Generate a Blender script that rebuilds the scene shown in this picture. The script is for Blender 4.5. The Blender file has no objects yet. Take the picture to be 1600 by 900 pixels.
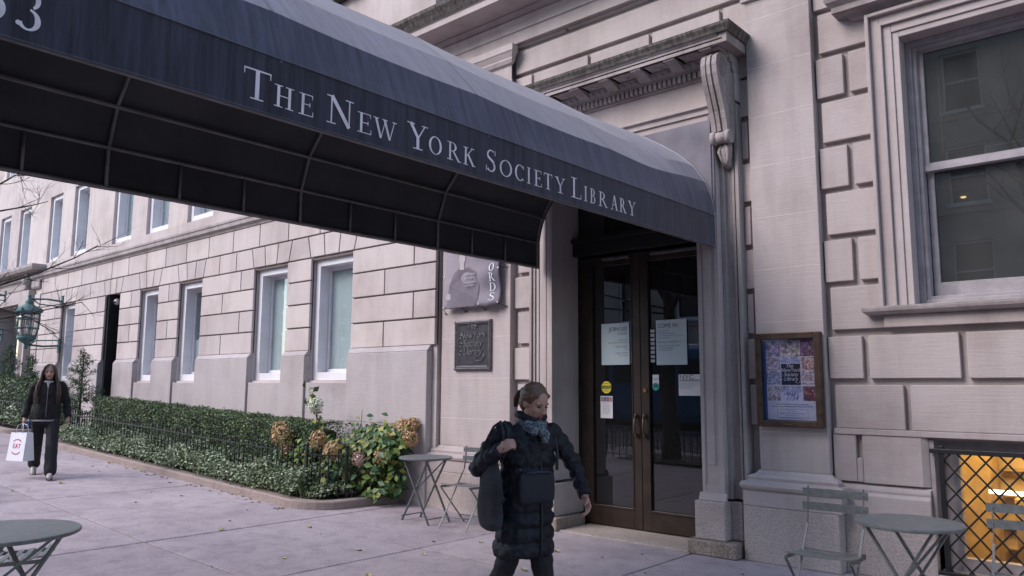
import bpy, bmesh, math, random
import numpy as np
from mathutils import Vector, Matrix
R=math.radians
scn=bpy.context.scene
col=scn.collection
random.seed(7); rng=np.random.default_rng(7)

# ------------------------------------------------------------------ camera, sky, sun, exposure
cam=bpy.data.cameras.new('camera'); camo=bpy.data.objects.new('camera',cam); col.objects.link(camo)
yaw,pitch,roll=R(41.552),R(7.299),R(0.2885)
fw=Vector((-math.sin(yaw)*math.cos(pitch),math.cos(yaw)*math.cos(pitch),math.sin(pitch)))
rt=Vector((math.cos(yaw),math.sin(yaw),0)); up=rt.cross(fw)
r2=rt*math.cos(roll)+up*math.sin(roll); u2=up*math.cos(roll)-rt*math.sin(roll)
M=Matrix((r2,u2,-fw)).transposed().to_4x4(); M.translation=(0,0,1.5)
camo.matrix_world=M
cam.sensor_width=36; cam.lens=36*1206.04/1600; cam.clip_end=500; cam.clip_start=.05
scn.camera=camo
w=bpy.data.worlds.new("World"); scn.world=w; w.use_nodes=True
nt=w.node_tree; bg=nt.nodes['Background']; sky=nt.nodes.new('ShaderNodeTexSky')
sky.sky_type='NISHITA'; sky.sun_disc=False
SUN_EL,SUN_AZ=R(40),R(208)     # azimuth: compass angle from +Y clockwise, where the sun stands
sky.sun_elevation=SUN_EL; sky.sun_rotation=SUN_AZ; sky.dust_density=1.2; sky.air_density=1.2; sky.ozone_density=2.0
nt.links.new(sky.outputs[0],bg.inputs[0]); bg.inputs[1].default_value=.15
sl=bpy.data.lights.new('sun','SUN'); sl.energy=1.25; sl.angle=R(34); sl.color=(1,.92,.92)
so=bpy.data.objects.new('sun',sl); col.objects.link(so)
sd=Vector((math.sin(SUN_AZ)*math.cos(SUN_EL),math.cos(SUN_AZ)*math.cos(SUN_EL),math.sin(SUN_EL)))
so.rotation_euler=sd.to_track_quat('Z','Y').to_euler()
scn.view_settings.view_transform='Standard'; scn.view_settings.look='None'; scn.view_settings.gamma=1
scn.view_settings.exposure=1.24
try: scn.view_settings.use_curve_mapping=False
except Exception: pass

# ------------------------------------------------------------------ helpers
def g(x): return max(0.,.035*(-x-6.5))
def s2l(c): return tuple((v/12.92 if v<=.04045 else ((v+.055)/1.055)**2.4) for v in c)
def hexc(h): return s2l(tuple(int(h[i:i+2],16)/255 for i in (0,2,4)))
def root(name,label,cat,loc=(0,0,0),rz=0,group=None):
    o=bpy.data.objects.new(name,None); col.objects.link(o); o.location=loc; o.rotation_euler=(0,0,rz)
    o.empty_display_size=.1; tag(o,label,cat,group); return o
def tag(o,label=None,cat=None,group=None,kind=None):
    if label: o['label']=label
    if cat: o['category']=cat
    if group: o['group']=group
    if kind: o['kind']=kind
    return o
def origin(o):
    v=Vector((0,0,0))
    while o is not None: v+=o.location; o=o.parent
    return v
class MB:
    """collects shapes in world coordinates (or local ones when local=True) into one mesh"""
    def __init__(s): s.v=[]; s.f=[]; s.sm=[]
    def add(s,vs,fs,smooth=False):
        b=len(s.v); s.v+= [tuple(p) for p in vs]; s.f+=[tuple(b+i for i in f) for f in fs]; s.sm+=[smooth]*len(fs); return s
    def box(s,x0,x1,y0,y1,z0,z1):
        if x0>x1:x0,x1=x1,x0
        if y0>y1:y0,y1=y1,y0
        if z0>z1:z0,z1=z1,z0
        return s.add([(x0,y0,z0),(x1,y0,z0),(x1,y1,z0),(x0,y1,z0),(x0,y0,z1),(x1,y0,z1),(x1,y1,z1),(x0,y1,z1)],
              [(0,3,2,1),(4,5,6,7),(0,1,5,4),(1,2,6,5),(2,3,7,6),(3,0,4,7)])
    def prism(s,poly,axis,a,b,smooth=False):
        """poly: 2d points in the two other axes (x:(y,z) y:(x,z) z:(x,y)), extruded from a to b"""
        n=len(poly)
        def mk(p,t):
            return {'x':(t,p[0],p[1]),'y':(p[0],t,p[1]),'z':(p[0],p[1],t)}[axis]
        vs=[mk(p,a) for p in poly]+[mk(p,b) for p in poly]
        fs=[tuple(range(n)),tuple(range(2*n-1,n-1,-1))]
        base=len(s.v); s.add(vs,fs)
        s.add([],[]); 
        for i in range(n):
            j=(i+1)%n; s.f.append((base+i,base+n+i,base+n+j,base+j)); s.sm.append(smooth)
        return s
    def tube(s,pts,rad,n=8,caps=True,flat=None):
        pts=[Vector(p) for p in pts]; m=len(pts)
        if not hasattr(rad,'__len__'): rad=[rad]*m
        base=len(s.v); prev=None; 
        for i in range(m):
            d=(pts[min(i+1,m-1)]-pts[max(i-1,0)]).normalized()
            if prev is None:
                a=Vector((0,0,1)) if abs(d.z)<.9 else Vector((1,0,0)); u=d.cross(a).normalized()
            else:
                u=(prev-d*prev.dot(d)).normalized()
            prev=u; v=d.cross(u)
            for k in range(n):
                t=2*math.pi*k/n; s.v.append(tuple(pts[i]+(u*math.cos(t)+v*math.sin(t))*rad[i]))
        for i in range(m-1):
            for k in range(n):
                k2=(k+1)%n; s.f.append((base+i*n+k,base+i*n+k2,base+(i+1)*n+k2,base+(i+1)*n+k)); s.sm.append(True)
        if caps:
            s.f.append(tuple(base+k for k in range(n))[::-1]); s.f.append(tuple(base+(m-1)*n+k for k in range(n))); s.sm+=[False,False]
        return s
    def bar(s,a,b,w,h,upv=(0,0,1)):
        """rectangular bar from a to b, width w sideways, height h along upv"""
        a=Vector(a);b=Vector(b);d=(b-a).normalized();u=Vector(upv); sd_=d.cross(u)
        if sd_.length<1e-4: u=Vector((1,0,0)); sd_=d.cross(u)
        sd_.normalize(); u=sd_.cross(d).normalized()
        vs=[]
        for p in (a,b):
            for (i,j) in ((-1,-1),(1,-1),(1,1),(-1,1)): vs.append(p+sd_*i*w/2+u*j*h/2)
        return s.add(vs,[(3,2,1,0),(4,5,6,7),(0,1,5,4),(1,2,6,5),(2,3,7,6),(3,0,4,7)])
    def ell(s,c,r,n=12,m=8,rot=None):
        c=Vector(c); base=len(s.v); rot=rot or Matrix.Identity(3)
        for i in range(m+1):
            ph=math.pi*i/m
            for k in range(n):
                t=2*math.pi*k/n
                p=Vector((r[0]*math.sin(ph)*math.cos(t),r[1]*math.sin(ph)*math.sin(t),r[2]*math.cos(ph)))
                s.v.append(tuple(c+rot@p))
        for i in range(m):
            for k in range(n):
                k2=(k+1)%n; s.f.append((base+i*n+k,base+(i+1)*n+k,base+(i+1)*n+k2,base+i*n+k2)); s.sm.append(True)
        return s
    def lathe(s,c,prof,n=16,smooth=True):
        c=Vector(c); base=len(s.v)
        for (r,z) in prof:
            for k in range(n):
                t=2*math.pi*k/n; s.v.append((c.x+r*math.cos(t),c.y+r*math.sin(t),c.z+z))
        for i in range(len(prof)-1):
            for k in range(n):
                k2=(k+1)%n; s.f.append((base+i*n+k,base+i*n+k2,base+(i+1)*n+k2,base+(i+1)*n+k)); s.sm.append(smooth)
        s.f.append(tuple(base+k for k in range(n))[::-1]); s.f.append(tuple(base+(len(prof)-1)*n+k for k in range(n))); s.sm+=[False]*2
        return s
    def loft(s,rings,caps=True):
        """rings: list of equal-length lists of points"""
        n=len(rings[0]); base=len(s.v)
        for r in rings: s.v+=[tuple(p) for p in r]
        for i in range(len(rings)-1):
            for k in range(n):
                k2=(k+1)%n; s.f.append((base+i*n+k,base+i*n+k2,base+(i+1)*n+k2,base+(i+1)*n+k)); s.sm.append(True)
        if caps:
            s.f.append(tuple(base+k for k in range(n))[::-1]); s.f.append(tuple(base+(len(rings)-1)*n+k for k in range(n))); s.sm+=[True]*2
        return s
    def build(s,name,mat,parent=None,bevel=0,seg=2,remesh=0,subsurf=0,smooth=None,crease=None):
        o0=origin(parent) if parent is not None else Vector((0,0,0))
        me=bpy.data.meshes.new(name)
        me.from_pydata([(p[0]-o0.x,p[1]-o0.y,p[2]-o0.z) for p in s.v],[],s.f)
        me.polygons.foreach_set('use_smooth',[bool(x) if smooth is None else smooth for x in s.sm])
        me.update()
        if mat: me.materials.append(mat)
        o=bpy.data.objects.new(name,me); col.objects.link(o)
        if parent is not None: o.parent=parent
        if remesh:
            m=o.modifiers.new('remesh','REMESH'); m.mode='VOXEL'; m.voxel_size=remesh; m.use_smooth_shade=True
            m2=o.modifiers.new('smooth','SMOOTH'); m2.factor=.5; m2.iterations=4
        if bevel:
            m=o.modifiers.new('bevel','BEVEL'); m.width=bevel; m.segments=seg; m.limit_method='ANGLE'; m.angle_limit=R(35)
        if crease:
            tx=bpy.data.textures.new('cloth_creases','CLOUDS'); tx.noise_scale=crease[0]; tx.noise_depth=2
            m=o.modifiers.new('creases','DISPLACE'); m.texture=tx; m.strength=crease[1]; m.mid_level=.5; m.texture_coords='LOCAL'
        if subsurf:
            m=o.modifiers.new('sub','SUBSURF'); m.levels=m.render_levels=subsurf
        return o
def topmesh(mb,name,mat,label,cat,group=None,**k):
    o=mb.build(name,mat,None,**k); tag(o,label,cat,group); return o
def rebase(o):
    """give a top-level mesh its origin at the centre of its base"""
    vs=[v.co for v in o.data.vertices]
    c=Vector(((min(v.x for v in vs)+max(v.x for v in vs))/2,(min(v.y for v in vs)+max(v.y for v in vs))/2,min(v.z for v in vs)))
    o.data.transform(Matrix.Translation(-c)); o.location=c; return o
def copy_tree(o,parent=None):
    c=o.copy(); col.objects.link(c); c.parent=parent
    for ch in list(o.children): copy_tree(ch,c)
    return c
def textmb(mb,txt,size,x,y,z,facing='-y',align='LEFT',ext=.001,shear=0,sx=1):
    cu=bpy.data.curves.new('t','FONT'); cu.body=txt; cu.size=size; cu.extrude=ext; cu.align_x=align; cu.shear=shear
    ob=bpy.data.objects.new('t',cu); col.objects.link(ob)
    bpy.context.view_layer.update()
    me=bpy.data.meshes.new_from_object(ob.evaluated_get(bpy.context.evaluated_depsgraph_get()))
    for_v=[v.co.copy() for v in me.vertices]; fs=[tuple(p.vertices) for p in me.polygons]
    vs=[]
    for v in for_v:
        if facing=='-y': vs.append((x+v.x*sx,y-v.z,z+v.y))
        elif facing=='+x': vs.append((x+v.z,y+v.x*sx,z+v.y))
    mb.add(vs,fs)
    bpy.data.objects.remove(ob); bpy.data.curves.remove(cu); bpy.data.meshes.remove(me)
    return mb

# ------------------------------------------------------------------ materials
def newmat(name):
    m=bpy.data.materials.new(name); m.use_nodes=True; nt=m.node_tree; b=nt.nodes['Principled BSDF']; return m,nt,b
def N(nt,t,**k):
    n=nt.nodes.new(t)
    for a,v in k.items():
        if a=='inp':
            for i,x in v.items(): n.inputs[i].default_value=x
        else: setattr(n,a,v)
    return n
def ramp(nt,fac,stops):
    r=nt.nodes.new('ShaderNodeValToRGB'); e=r.color_ramp.elements
    while len(e)<len(stops): e.new(.5)
    for i,(p,c) in enumerate(stops): e[i].position=p; e[i].color=(*c,1) if len(c)==3 else c
    nt.links.new(fac,r.inputs[0]); return r.outputs[0]
def mixc(nt,fac,a,b,mode='MIX'):
    m=nt.nodes.new('ShaderNodeMix'); m.data_type='RGBA'; m.blend_type=mode
    for s,i in ((fac,0),(a,6),(b,7)):
        if hasattr(s,'is_linked') or hasattr(s,'links'): nt.links.new(s,m.inputs[i])
        else: m.inputs[i].default_value=s if i==0 else (*s,1)
    return m.outputs[2]
def plain(name,c,rough=.6,metal=0,noise=.12,scale=8,bump=0,spec=.5,sheen=0,detail=4):
    m,nt,b=newmat(name); b.inputs['Roughness'].default_value=rough; b.inputs['Metallic'].default_value=metal
    b.inputs['Specular IOR Level'].default_value=spec
    if sheen: b.inputs['Sheen Weight'].default_value=sheen
    tc=N(nt,'ShaderNodeTexCoord'); n=N(nt,'ShaderNodeTexNoise',inp={'Scale':scale,'Detail':detail})
    nt.links.new(tc.outputs['Object'],n.inputs['Vector'])
    lo=tuple(v*(1-noise) for v in c); hi=tuple(min(1,v*(1+noise)) for v in c)
    nt.links.new(ramp(nt,n.outputs['Fac'],[(.3,lo),(.7,hi)]),b.inputs['Base Color'])
    if bump:
        bp=N(nt,'ShaderNodeBump',inp={'Strength':bump,'Distance':.01}); n2=N(nt,'ShaderNodeTexNoise',inp={'Scale':scale*8,'Detail':6})
        nt.links.new(tc.outputs['Object'],n2.inputs['Vector']); nt.links.new(n2.outputs['Fac'],bp.inputs['Height']); nt.links.new(bp.outputs[0],b.inputs['Normal'])
    return m
def stone(name,c,var=.09,streak=.12,grain=.035,bump=.22,soot=0,speck=0):
    m,nt,b=newmat(name); b.inputs['Roughness'].default_value=.88; b.inputs['Specular IOR Level'].default_value=.25
    tc=N(nt,'ShaderNodeTexCoord'); geo=N(nt,'ShaderNodeNewGeometry')
    # colour of each block
    isl=ramp(nt,geo.outputs['Random Per Island'],[(0,tuple(v*(1-var) for v in c)),(.5,c),(1,(c[0]*(1+var*.5),c[1]*(1+var*.6),c[2]*(1+var*.4)))])
    # broad stains
    n1=N(nt,'ShaderNodeTexNoise',inp={'Scale':1.1,'Detail':5,'Roughness':.6}); nt.links.new(geo.outputs['Position'],n1.inputs['Vector'])
    st=ramp(nt,n1.outputs['Fac'],[(.28,(.78,.75,.73)),(.5,(.97,.96,.95)),(.6,(1,1,1)),(.78,(1.03,.99,.93))])
    c1=mixc(nt,1,isl,st,'MULTIPLY')
    # run-off streaks (stretched noise)
    mp=N(nt,'ShaderNodeMapping'); mp.inputs['Scale'].default_value=(3.2,3.2,.45); nt.links.new(geo.outputs['Position'],mp.inputs['Vector'])
    n2=N(nt,'ShaderNodeTexNoise',inp={'Scale':1.3,'Detail':5,'Roughness':.65}); nt.links.new(mp.outputs[0],n2.inputs['Vector'])
    sk=ramp(nt,n2.outputs['Fac'],[(.32,(1-streak,1-streak*1.1,1-streak*1.15)),(.55,(1,1,1))])
    c2=mixc(nt,1,c1,sk,'MULTIPLY')
    # horizontal bedding tooling of the limestone
    mp3=N(nt,'ShaderNodeMapping'); mp3.inputs['Scale'].default_value=(3,3,60); nt.links.new(geo.outputs['Position'],mp3.inputs['Vector'])
    n3=N(nt,'ShaderNodeTexNoise',inp={'Scale':1.5,'Detail':4}); nt.links.new(mp3.outputs[0],n3.inputs['Vector'])
    gr=ramp(nt,n3.outputs['Fac'],[(.3,(1-grain,)*3),(.7,(1+grain*.4,)*3)])
    c3=mixc(nt,1,c2,gr,'MULTIPLY')
    if speck:
        v=N(nt,'ShaderNodeTexNoise',inp={'Scale':95,'Detail':2}); nt.links.new(geo.outputs['Position'],v.inputs['Vector'])
        sp=ramp(nt,v.outputs['Fac'],[(.38,(1-speck,)*3),(.5,(1,1,1)),(.62,(1+speck*.5,)*3)])
        c3=mixc(nt,1,c3,sp,'MULTIPLY')
    if soot:
        n4=N(nt,'ShaderNodeTexNoise',inp={'Scale':7,'Detail':6,'Roughness':.7}); nt.links.new(mp.outputs[0],n4.inputs['Vector'])
        f=ramp(nt,n4.outputs['Fac'],[(.35,(soot,)*3),(.65,(soot*.35,)*3)])
        c3=mixc(nt,f,c3,(.035,.033,.032))
    nt.links.new(c3,b.inputs['Base Color'])
    # bump: tooling plus pits
    n5=N(nt,'ShaderNodeTexNoise',inp={'Scale':42,'Detail':6,'Roughness':.65}); nt.links.new(geo.outputs['Position'],n5.inputs['Vector'])
    ad=N(nt,'ShaderNodeMath',operation='ADD'); nt.links.new(n5.outputs['Fac'],ad.inputs[0]); nt.links.new(n3.outputs['Fac'],ad.inputs[1])
    bp=N(nt,'ShaderNodeBump',inp={'Strength':bump,'Distance':.012}); nt.links.new(ad.outputs[0],bp.inputs['Height']); nt.links.new(bp.outputs[0],b.inputs['Normal'])
    return m
def leafmat(name,stops,rough=.45,trans=.15):
    m,nt,b=newmat(name); geo=N(nt,'ShaderNodeNewGeometry')
    nt.links.new(ramp(nt,geo.outputs['Random Per Island'],stops),b.inputs['Base Color']); b.inputs['Roughness'].default_value=rough
    b.inputs['Transmission Weight'].default_value=0
    b.inputs['Specular IOR Level'].default_value=.35
    return m
def glass(name,tint,refl=.06,reflc=(1,1,1),rough=.0,maxr=1.0,film=0):
    """thin pane: fresnel mirror over a tinted see-through sheet"""
    m,nt,b=newmat(name); nt.nodes.remove(b); out=nt.nodes['Material Output']
    t=N(nt,'ShaderNodeBsdfTransparent'); t.inputs[0].default_value=(*tint,1)
    gl=N(nt,'ShaderNodeBsdfGlossy'); gl.inputs[0].default_value=(*reflc,1); gl.inputs['Roughness'].default_value=rough
    geo=N(nt,'ShaderNodeNewGeometry'); n=N(nt,'ShaderNodeTexNoise',inp={'Scale':1.2,'Detail':1}); nt.links.new(geo.outputs['Position'],n.inputs['Vector'])
    bp=N(nt,'ShaderNodeBump',inp={'Strength':.04,'Distance':.02}); nt.links.new(n.outputs['Fac'],bp.inputs['Height']); nt.links.new(bp.outputs[0],gl.inputs['Normal'])
    lw=N(nt,'ShaderNodeFresnel',inp={'IOR':1.5})
    mr=N(nt,'ShaderNodeMath',operation='MULTIPLY_ADD'); mr.inputs[1].default_value=1.6; mr.inputs[2].default_value=refl; mr.use_clamp=True
    nt.links.new(lw.outputs[0],mr.inputs[0])
    bk=N(nt,'ShaderNodeMath',operation='SUBTRACT'); bk.inputs[0].default_value=1; nt.links.new(geo.outputs['Backfacing'],bk.inputs[1])
    mu=N(nt,'ShaderNodeMath',operation='MULTIPLY'); nt.links.new(mr.outputs[0],mu.inputs[0]); nt.links.new(bk.outputs[0],mu.inputs[1])
    mx=N(nt,'ShaderNodeMixShader'); nt.links.new(mu.outputs[0],mx.inputs[0]); nt.links.new(t.outputs[0],mx.inputs[1]); nt.links.new(gl.outputs[0],mx.inputs[2])
    last=mx.outputs[0]
    if film:
        d=N(nt,'ShaderNodeBsdfDiffuse'); d.inputs[0].default_value=(.42,.42,.42,1); n6=N(nt,'ShaderNodeTexNoise',inp={'Scale':3,'Detail':6}); nt.links.new(geo.outputs['Position'],n6.inputs['Vector'])
        ff=ramp(nt,n6.outputs['Fac'],[(.3,(film*.7,)*3),(.7,(film*1.3,)*3)]); m3=N(nt,'ShaderNodeMixShader'); nt.links.new(ff,m3.inputs[0]); nt.links.new(last,m3.inputs[1]); nt.links.new(d.outputs[0],m3.inputs[2]); last=m3.outputs[0]
    nt.links.new(last,out.inputs[0]); return m
def emit(name,c,s):
    m,nt,b=newmat(name); b.inputs['Base Color'].default_value=(*c,1); b.inputs['Emission Color'].default_value=(*c,1); b.inputs['Emission Strength'].default_value=s; return m

LIME=(.455,.395,.39)
M={}
M['lime']=stone('limestone',LIME)
M['limeL']=stone('pale_limestone',(.52,.455,.445),var=.13)
M['recess']=stone('limestone_joint_bed',(.41,.36,.355),var=.02)
M['recessL']=stone('pale_joint_bed',(.27,.22,.205),var=.02)
M['pil']=stone('smooth_limestone',(.455,.397,.392),var=.02,streak=.14)
M['carved']=stone('carved_limestone',(.42,.37,.365),var=.04,streak=.3,soot=.16,bump=.35)
M['sooty']=stone('sooty_limestone',(.30,.26,.24),var=.03,soot=.95,streak=.35)
M['mort']=plain('mortar',(.62,.57,.55),.9)
M['granite']=stone('granite',(.47,.405,.39),var=.05,streak=.14,grain=.02,speck=.24,bump=.4)
M['granite2']=stone('worn_granite',(.36,.30,.26),var=.05,streak=.35,grain=.02,speck=.4,bump=.6,soot=.2)
M['step']=stone('step_granite',(.42,.36,.33),var=.05,streak=.1,grain=.02,speck=.3,bump=.4)
def concrete():
    m,nt,b=newmat('sidewalk_concrete'); b.inputs['Roughness'].default_value=.9; b.inputs['Specular IOR Level'].default_value=.25
    geo=N(nt,'ShaderNodeNewGeometry'); c=(.395,.335,.350)
    isl=ramp(nt,geo.outputs['Random Per Island'],[(0,tuple(v*.80 for v in c)),(.5,c),(1,tuple(v*1.05 for v in c))])
    n1=N(nt,'ShaderNodeTexNoise',inp={'Scale':.9,'Detail':6,'Roughness':.62}); nt.links.new(geo.outputs['Position'],n1.inputs['Vector'])
    c1=mixc(nt,1,isl,ramp(nt,n1.outputs['Fac'],[(.3,(.74,.73,.75)),(.5,(.93,.93,.94)),(.62,(1,1,1)),(.8,(1.05,1.04,1.03))]),'MULTIPLY')
    n2=N(nt,'ShaderNodeTexNoise',inp={'Scale':70,'Detail':4,'Roughness':.7}); nt.links.new(geo.outputs['Position'],n2.inputs['Vector'])
    c2=mixc(nt,1,c1,ramp(nt,n2.outputs['Fac'],[(.33,(.70,.69,.70)),(.5,(1,1,1)),(.7,(1.08,1.08,1.08))]),'MULTIPLY')
    n3=N(nt,'ShaderNodeTexVoronoi',inp={'Scale':3.1}); nt.links.new(geo.outputs['Position'],n3.inputs['Vector'])
    c3=mixc(nt,1,c2,ramp(nt,n3.outputs['Distance'],[(.03,(.72,.71,.73)),(.05,(1,1,1))]),'MULTIPLY')
    n7=N(nt,'ShaderNodeTexNoise',inp={'Scale':4.5,'Detail':7,'Roughness':.72}); nt.links.new(geo.outputs['Position'],n7.inputs['Vector'])
    c3=mixc(nt,1,c3,ramp(nt,n7.outputs['Fac'],[(.36,(.80,.78,.79)),(.50,(.98,.98,.98)),(.62,(1.04,1.04,1.04))]),'MULTIPLY')
    n8=N(nt,'ShaderNodeTexVoronoi',inp={'Scale':1.15}); nt.links.new(geo.outputs['Position'],n8.inputs['Vector'])
    c3=mixc(nt,1,c3,ramp(nt,n8.outputs['Distance'],[(.02,(.58,.56,.58)),(.032,(1,1,1))]),'MULTIPLY')
    nt.links.new(c3,b.inputs['Base Color'])
    bp=N(nt,'ShaderNodeBump',inp={'Strength':.6,'Distance':.006}); nt.links.new(n2.outputs['Fac'],bp.inputs['Height']); nt.links.new(bp.outputs[0],b.inputs['Normal'])
    return m
M['concrete']=concrete()
M['joint']=plain('joint_filler',(.085,.07,.07),.95)
M['asphalt']=plain('asphalt',(.055,.055,.06),.9,noise=.25,scale=20,bump=.3)
M['kerb']=stone('kerb_stone',(.33,.265,.245),var=.08,streak=.1,speck=.25,bump=.5)
M['soil']=plain('soil',(.035,.025,.018),.95,noise=.4,scale=30,bump=.8)
M['iron']=plain('black_iron',(.012,.012,.014),.42,noise=.2,spec=.5)
M['bronze']=plain('dark_bronze',(.045,.031,.024),.42,metal=.35,noise=.3,scale=5)
M['bronzeL']=plain('worn_bronze',(.14,.095,.06),.4,metal=.6,noise=.3,scale=9)
M['bronzeD']=plain('black_bronze',(.018,.016,.017),.5,metal=.3,noise=.3,scale=4)
M['brass']=plain('brass',(.25,.16,.07),.4,metal=.9)
def canvas(name,c,dirt,streaks=.5):
    m,nt,b=newmat(name); b.inputs['Roughness'].default_value=.75; b.inputs['Specular IOR Level'].default_value=.3; b.inputs['Sheen Weight'].default_value=.25
    geo=N(nt,'ShaderNodeNewGeometry')
    mp=N(nt,'ShaderNodeMapping'); mp.inputs['Scale'].default_value=(3,13,.9); nt.links.new(geo.outputs['Position'],mp.inputs['Vector'])
    n=N(nt,'ShaderNodeTexNoise',inp={'Scale':1.5,'Detail':7,'Roughness':.7}); nt.links.new(mp.outputs[0],n.inputs['Vector'])
    n1=N(nt,'ShaderNodeTexNoise',inp={'Scale':1.6,'Detail':5,'Roughness':.6}); nt.links.new(geo.outputs['Position'],n1.inputs['Vector'])
    a=ramp(nt,n1.outputs['Fac'],[(.3,tuple(v*.82 for v in c)),(.7,tuple(v*1.12 for v in c))])
    f=ramp(nt,n.outputs['Fac'],[(.36,(streaks,)*3),(.58,(0,0,0))])
    nt.links.new(mixc(nt,f,a,dirt),b.inputs['Base Color'])
    w=N(nt,'ShaderNodeTexNoise',inp={'Scale':240,'Detail':2}); nt.links.new(geo.outputs['Position'],w.inputs['Vector'])
    bp=N(nt,'ShaderNodeBump',inp={'Strength':.25,'Distance':.002}); nt.links.new(w.outputs['Fac'],bp.inputs['Height']); nt.links.new(bp.outputs[0],b.inputs['Normal'])
    return m
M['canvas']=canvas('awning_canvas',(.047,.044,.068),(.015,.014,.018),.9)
M['canvasT']=canvas('awning_canvas_toplit',(.17,.16,.215),(.085,.080,.107),.6)  # same cloth as the valance, made paler: light from above put into the colour
M['lining']=plain('awning_lining',(.055,.055,.057),.85,noise=.2,scale=2)
M['pipe']=plain('awning_pipe',(.21,.20,.20),.6,metal=.2,noise=.25)
M['piping']=plain('awning_piping',(.35,.35,.42),.7)
M['letter']=plain('awning_letter_paint',(.74,.67,.70),.8,noise=.15,scale=12)
M['white']=plain('white_paint',(.66,.64,.67),.45,noise=.06,scale=5)
M['oldwhite']=plain('weathered_white_wood',(.33,.30,.315),.7,noise=.16,scale=10,bump=.3)
M['blind']=plain('blind_slats',(.60,.62,.635),.6,noise=.05)
M['green']=plain('grey_green_enamel',(.125,.135,.135),.42,noise=.22,scale=26)
M['greenL']=plain('grey_green_enamel_worn',(.15,.155,.15),.5,noise=.3,scale=30)
M['verd']=plain('verdigris_copper',(.05,.115,.115),.7,noise=.4,scale=9)
M['ltglass']=glass('lantern_glass',(.75,.75,.75),.12)
M['doorglass']=glass('door_glass',(.35,.34,.35),.05,(.80,.8,.85),film=.02)
M['winglass']=glass('window_glass',(.62,.68,.66),.08,(.8,.9,1))
M['bigglass']=glass('sash_glass',(.42,.44,.40),.05,(.62,.66,.66),film=.085)
M['caseglass']=glass('case_glass',(.9,.9,.95),.02)
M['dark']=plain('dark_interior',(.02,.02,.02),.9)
M['darkwood']=plain('vestibule_wood',(.12,.07,.035),.5,noise=.3,scale=3)
M['paper']=plain('poster_paper_blue',(.50,.61,.65),.6,noise=.03)
M['paperw']=plain('white_paper',(.68,.68,.72),.6,noise=.03)
M['ink']=plain('black_ink',(.02,.02,.025),.7)
M['inkg']=plain('grey_ink',(.16,.17,.19),.7)
M['inkb']=plain('blue_ink',(.07,.10,.34),.7)
M['inkr']=plain('red_ink',(.62,.10,.12),.7)
M['yellow']=plain('yellow_sticker',(.78,.68,.06),.5,noise=.03)
M['teal']=plain('teal_sticker',(.02,.32,.27),.5)
M['sign']=plain('bronze_plaque',(.040,.036,.044),.45,metal=.5,noise=.3,scale=14,bump=.3)
M['signl']=plain('bronze_plaque_worn',(.17,.155,.165),.4,metal=.55,noise=.25,scale=20)
M['warm']=emit('warm_pendant_glow',(1,.62,.28),3)
M['tube']=emit('fluorescent_tube',(1,.88,.62),2.4)

# ================================================================== GROUND
XJ=[-60]+[-60+1.48*i for i in range(1,31)]+[-15.05,-13.6,-12.13,-10.48,-9.0,-7.55,-5.6,-3.6,-1.9,-.2,1.5,3.2,4.9,6.6,8.3,10,12,14]
XJ=sorted(set([x for x in XJ if x<-15.2 or x>=-15.05]))
YJ=[-1.2,.1,1.7,3.33,5.02,6.86]
sw=MB()
J=.0085
for i in range(len(XJ)-1):
    for j in range(len(YJ)-1):
        x0,x1,y0,y1=XJ[i]+J,XJ[i+1]-J,YJ[j]+J,YJ[j+1]-J
        if j==3 and x1<-7.5: y1=YJ[5]-J
        if j==4 and x1<-7.5: continue
        z0,z1=g(x0),g(x1); e=.012; dz=random.uniform(-.0015,.0015)
        z0+=dz; z1+=dz
        # slab with a rounded (bevelled) arris
        vs=[(x0,y0,z0-.1),(x1,y0,z1-.1),(x1,y1,z1-.1),(x0,y1,z0-.1),(x0,y0,z0-.004),(x1,y0,z1-.004),(x1,y1,z1-.004),(x0,y1,z0-.004),
            (x0+e,y0+e,z0),(x1-e,y0+e,z1),(x1-e,y1-e,z1),(x0+e,y1-e,z0)]
        sw.add(vs,[(0,1,5,4),(1,2,6,5),(2,3,7,6),(3,0,4,7),(4,5,9,8),(5,6,10,9),(6,7,11,10),(7,4,8,11),(8,9,10,11)])
swo=sw.build('sidewalk',M['concrete']); swo['kind']='structure'
jb=MB()
xs=[-60,-6.5,14]
for a,b in ((0,1),(1,2)):
    x0,x1=xs[a],xs[b]; jb.add([(x0,-1.2,g(x0)-.02),(x1,-1.2,g(x1)-.02),(x1,7.4,g(x1)-.02),(x0,7.4,g(x0)-.02)],[(0,1,2,3)])
o=jb.build('ground_bed',M['joint']); o['kind']='structure'
kb=MB()
for a,b in ((0,1),(1,2)):
    x0,x1=xs[a],xs[b]
    kb.add([(x0,-1.4,g(x0)-.2),(x1,-1.4,g(x1)-.2),(x1,-1.205,g(x1)-.2),(x0,-1.205,g(x0)-.2),(x0,-1.4,g(x0)-.003),(x1,-1.4,g(x1)-.003),(x1,-1.205,g(x1)-.003),(x0,-1.205,g(x0)-.003)],
       [(0,3,2,1),(4,5,6,7),(0,1,5,4),(2,3,7,6)])
o=kb.build('kerb',M['kerb']); o['kind']='structure'
rd=MB()
for a,b in (((-160,-6.5),(-6.5,120))):
    pass
def sheet(mb,x0,x1,y0,y1,dz):
    for a,b in ((x0,-6.5),(-6.5,x1)): mb.add([(a,y0,g(a)+dz),(b,y0,g(b)+dz),(b,y1,g(b)+dz),(a,y1,g(a)+dz)],[(0,1,2,3)])
sheet(rd,-160,120,-11.4,-1.4,-.15); o=rd.build('road',M['asphalt']); o['kind']='structure'
ln=MB(); sheet(ln,-60,30,-8.9,-8.78,-.146); o=ln.build('road_marking',M['paperw']); o['kind']='structure'
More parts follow.
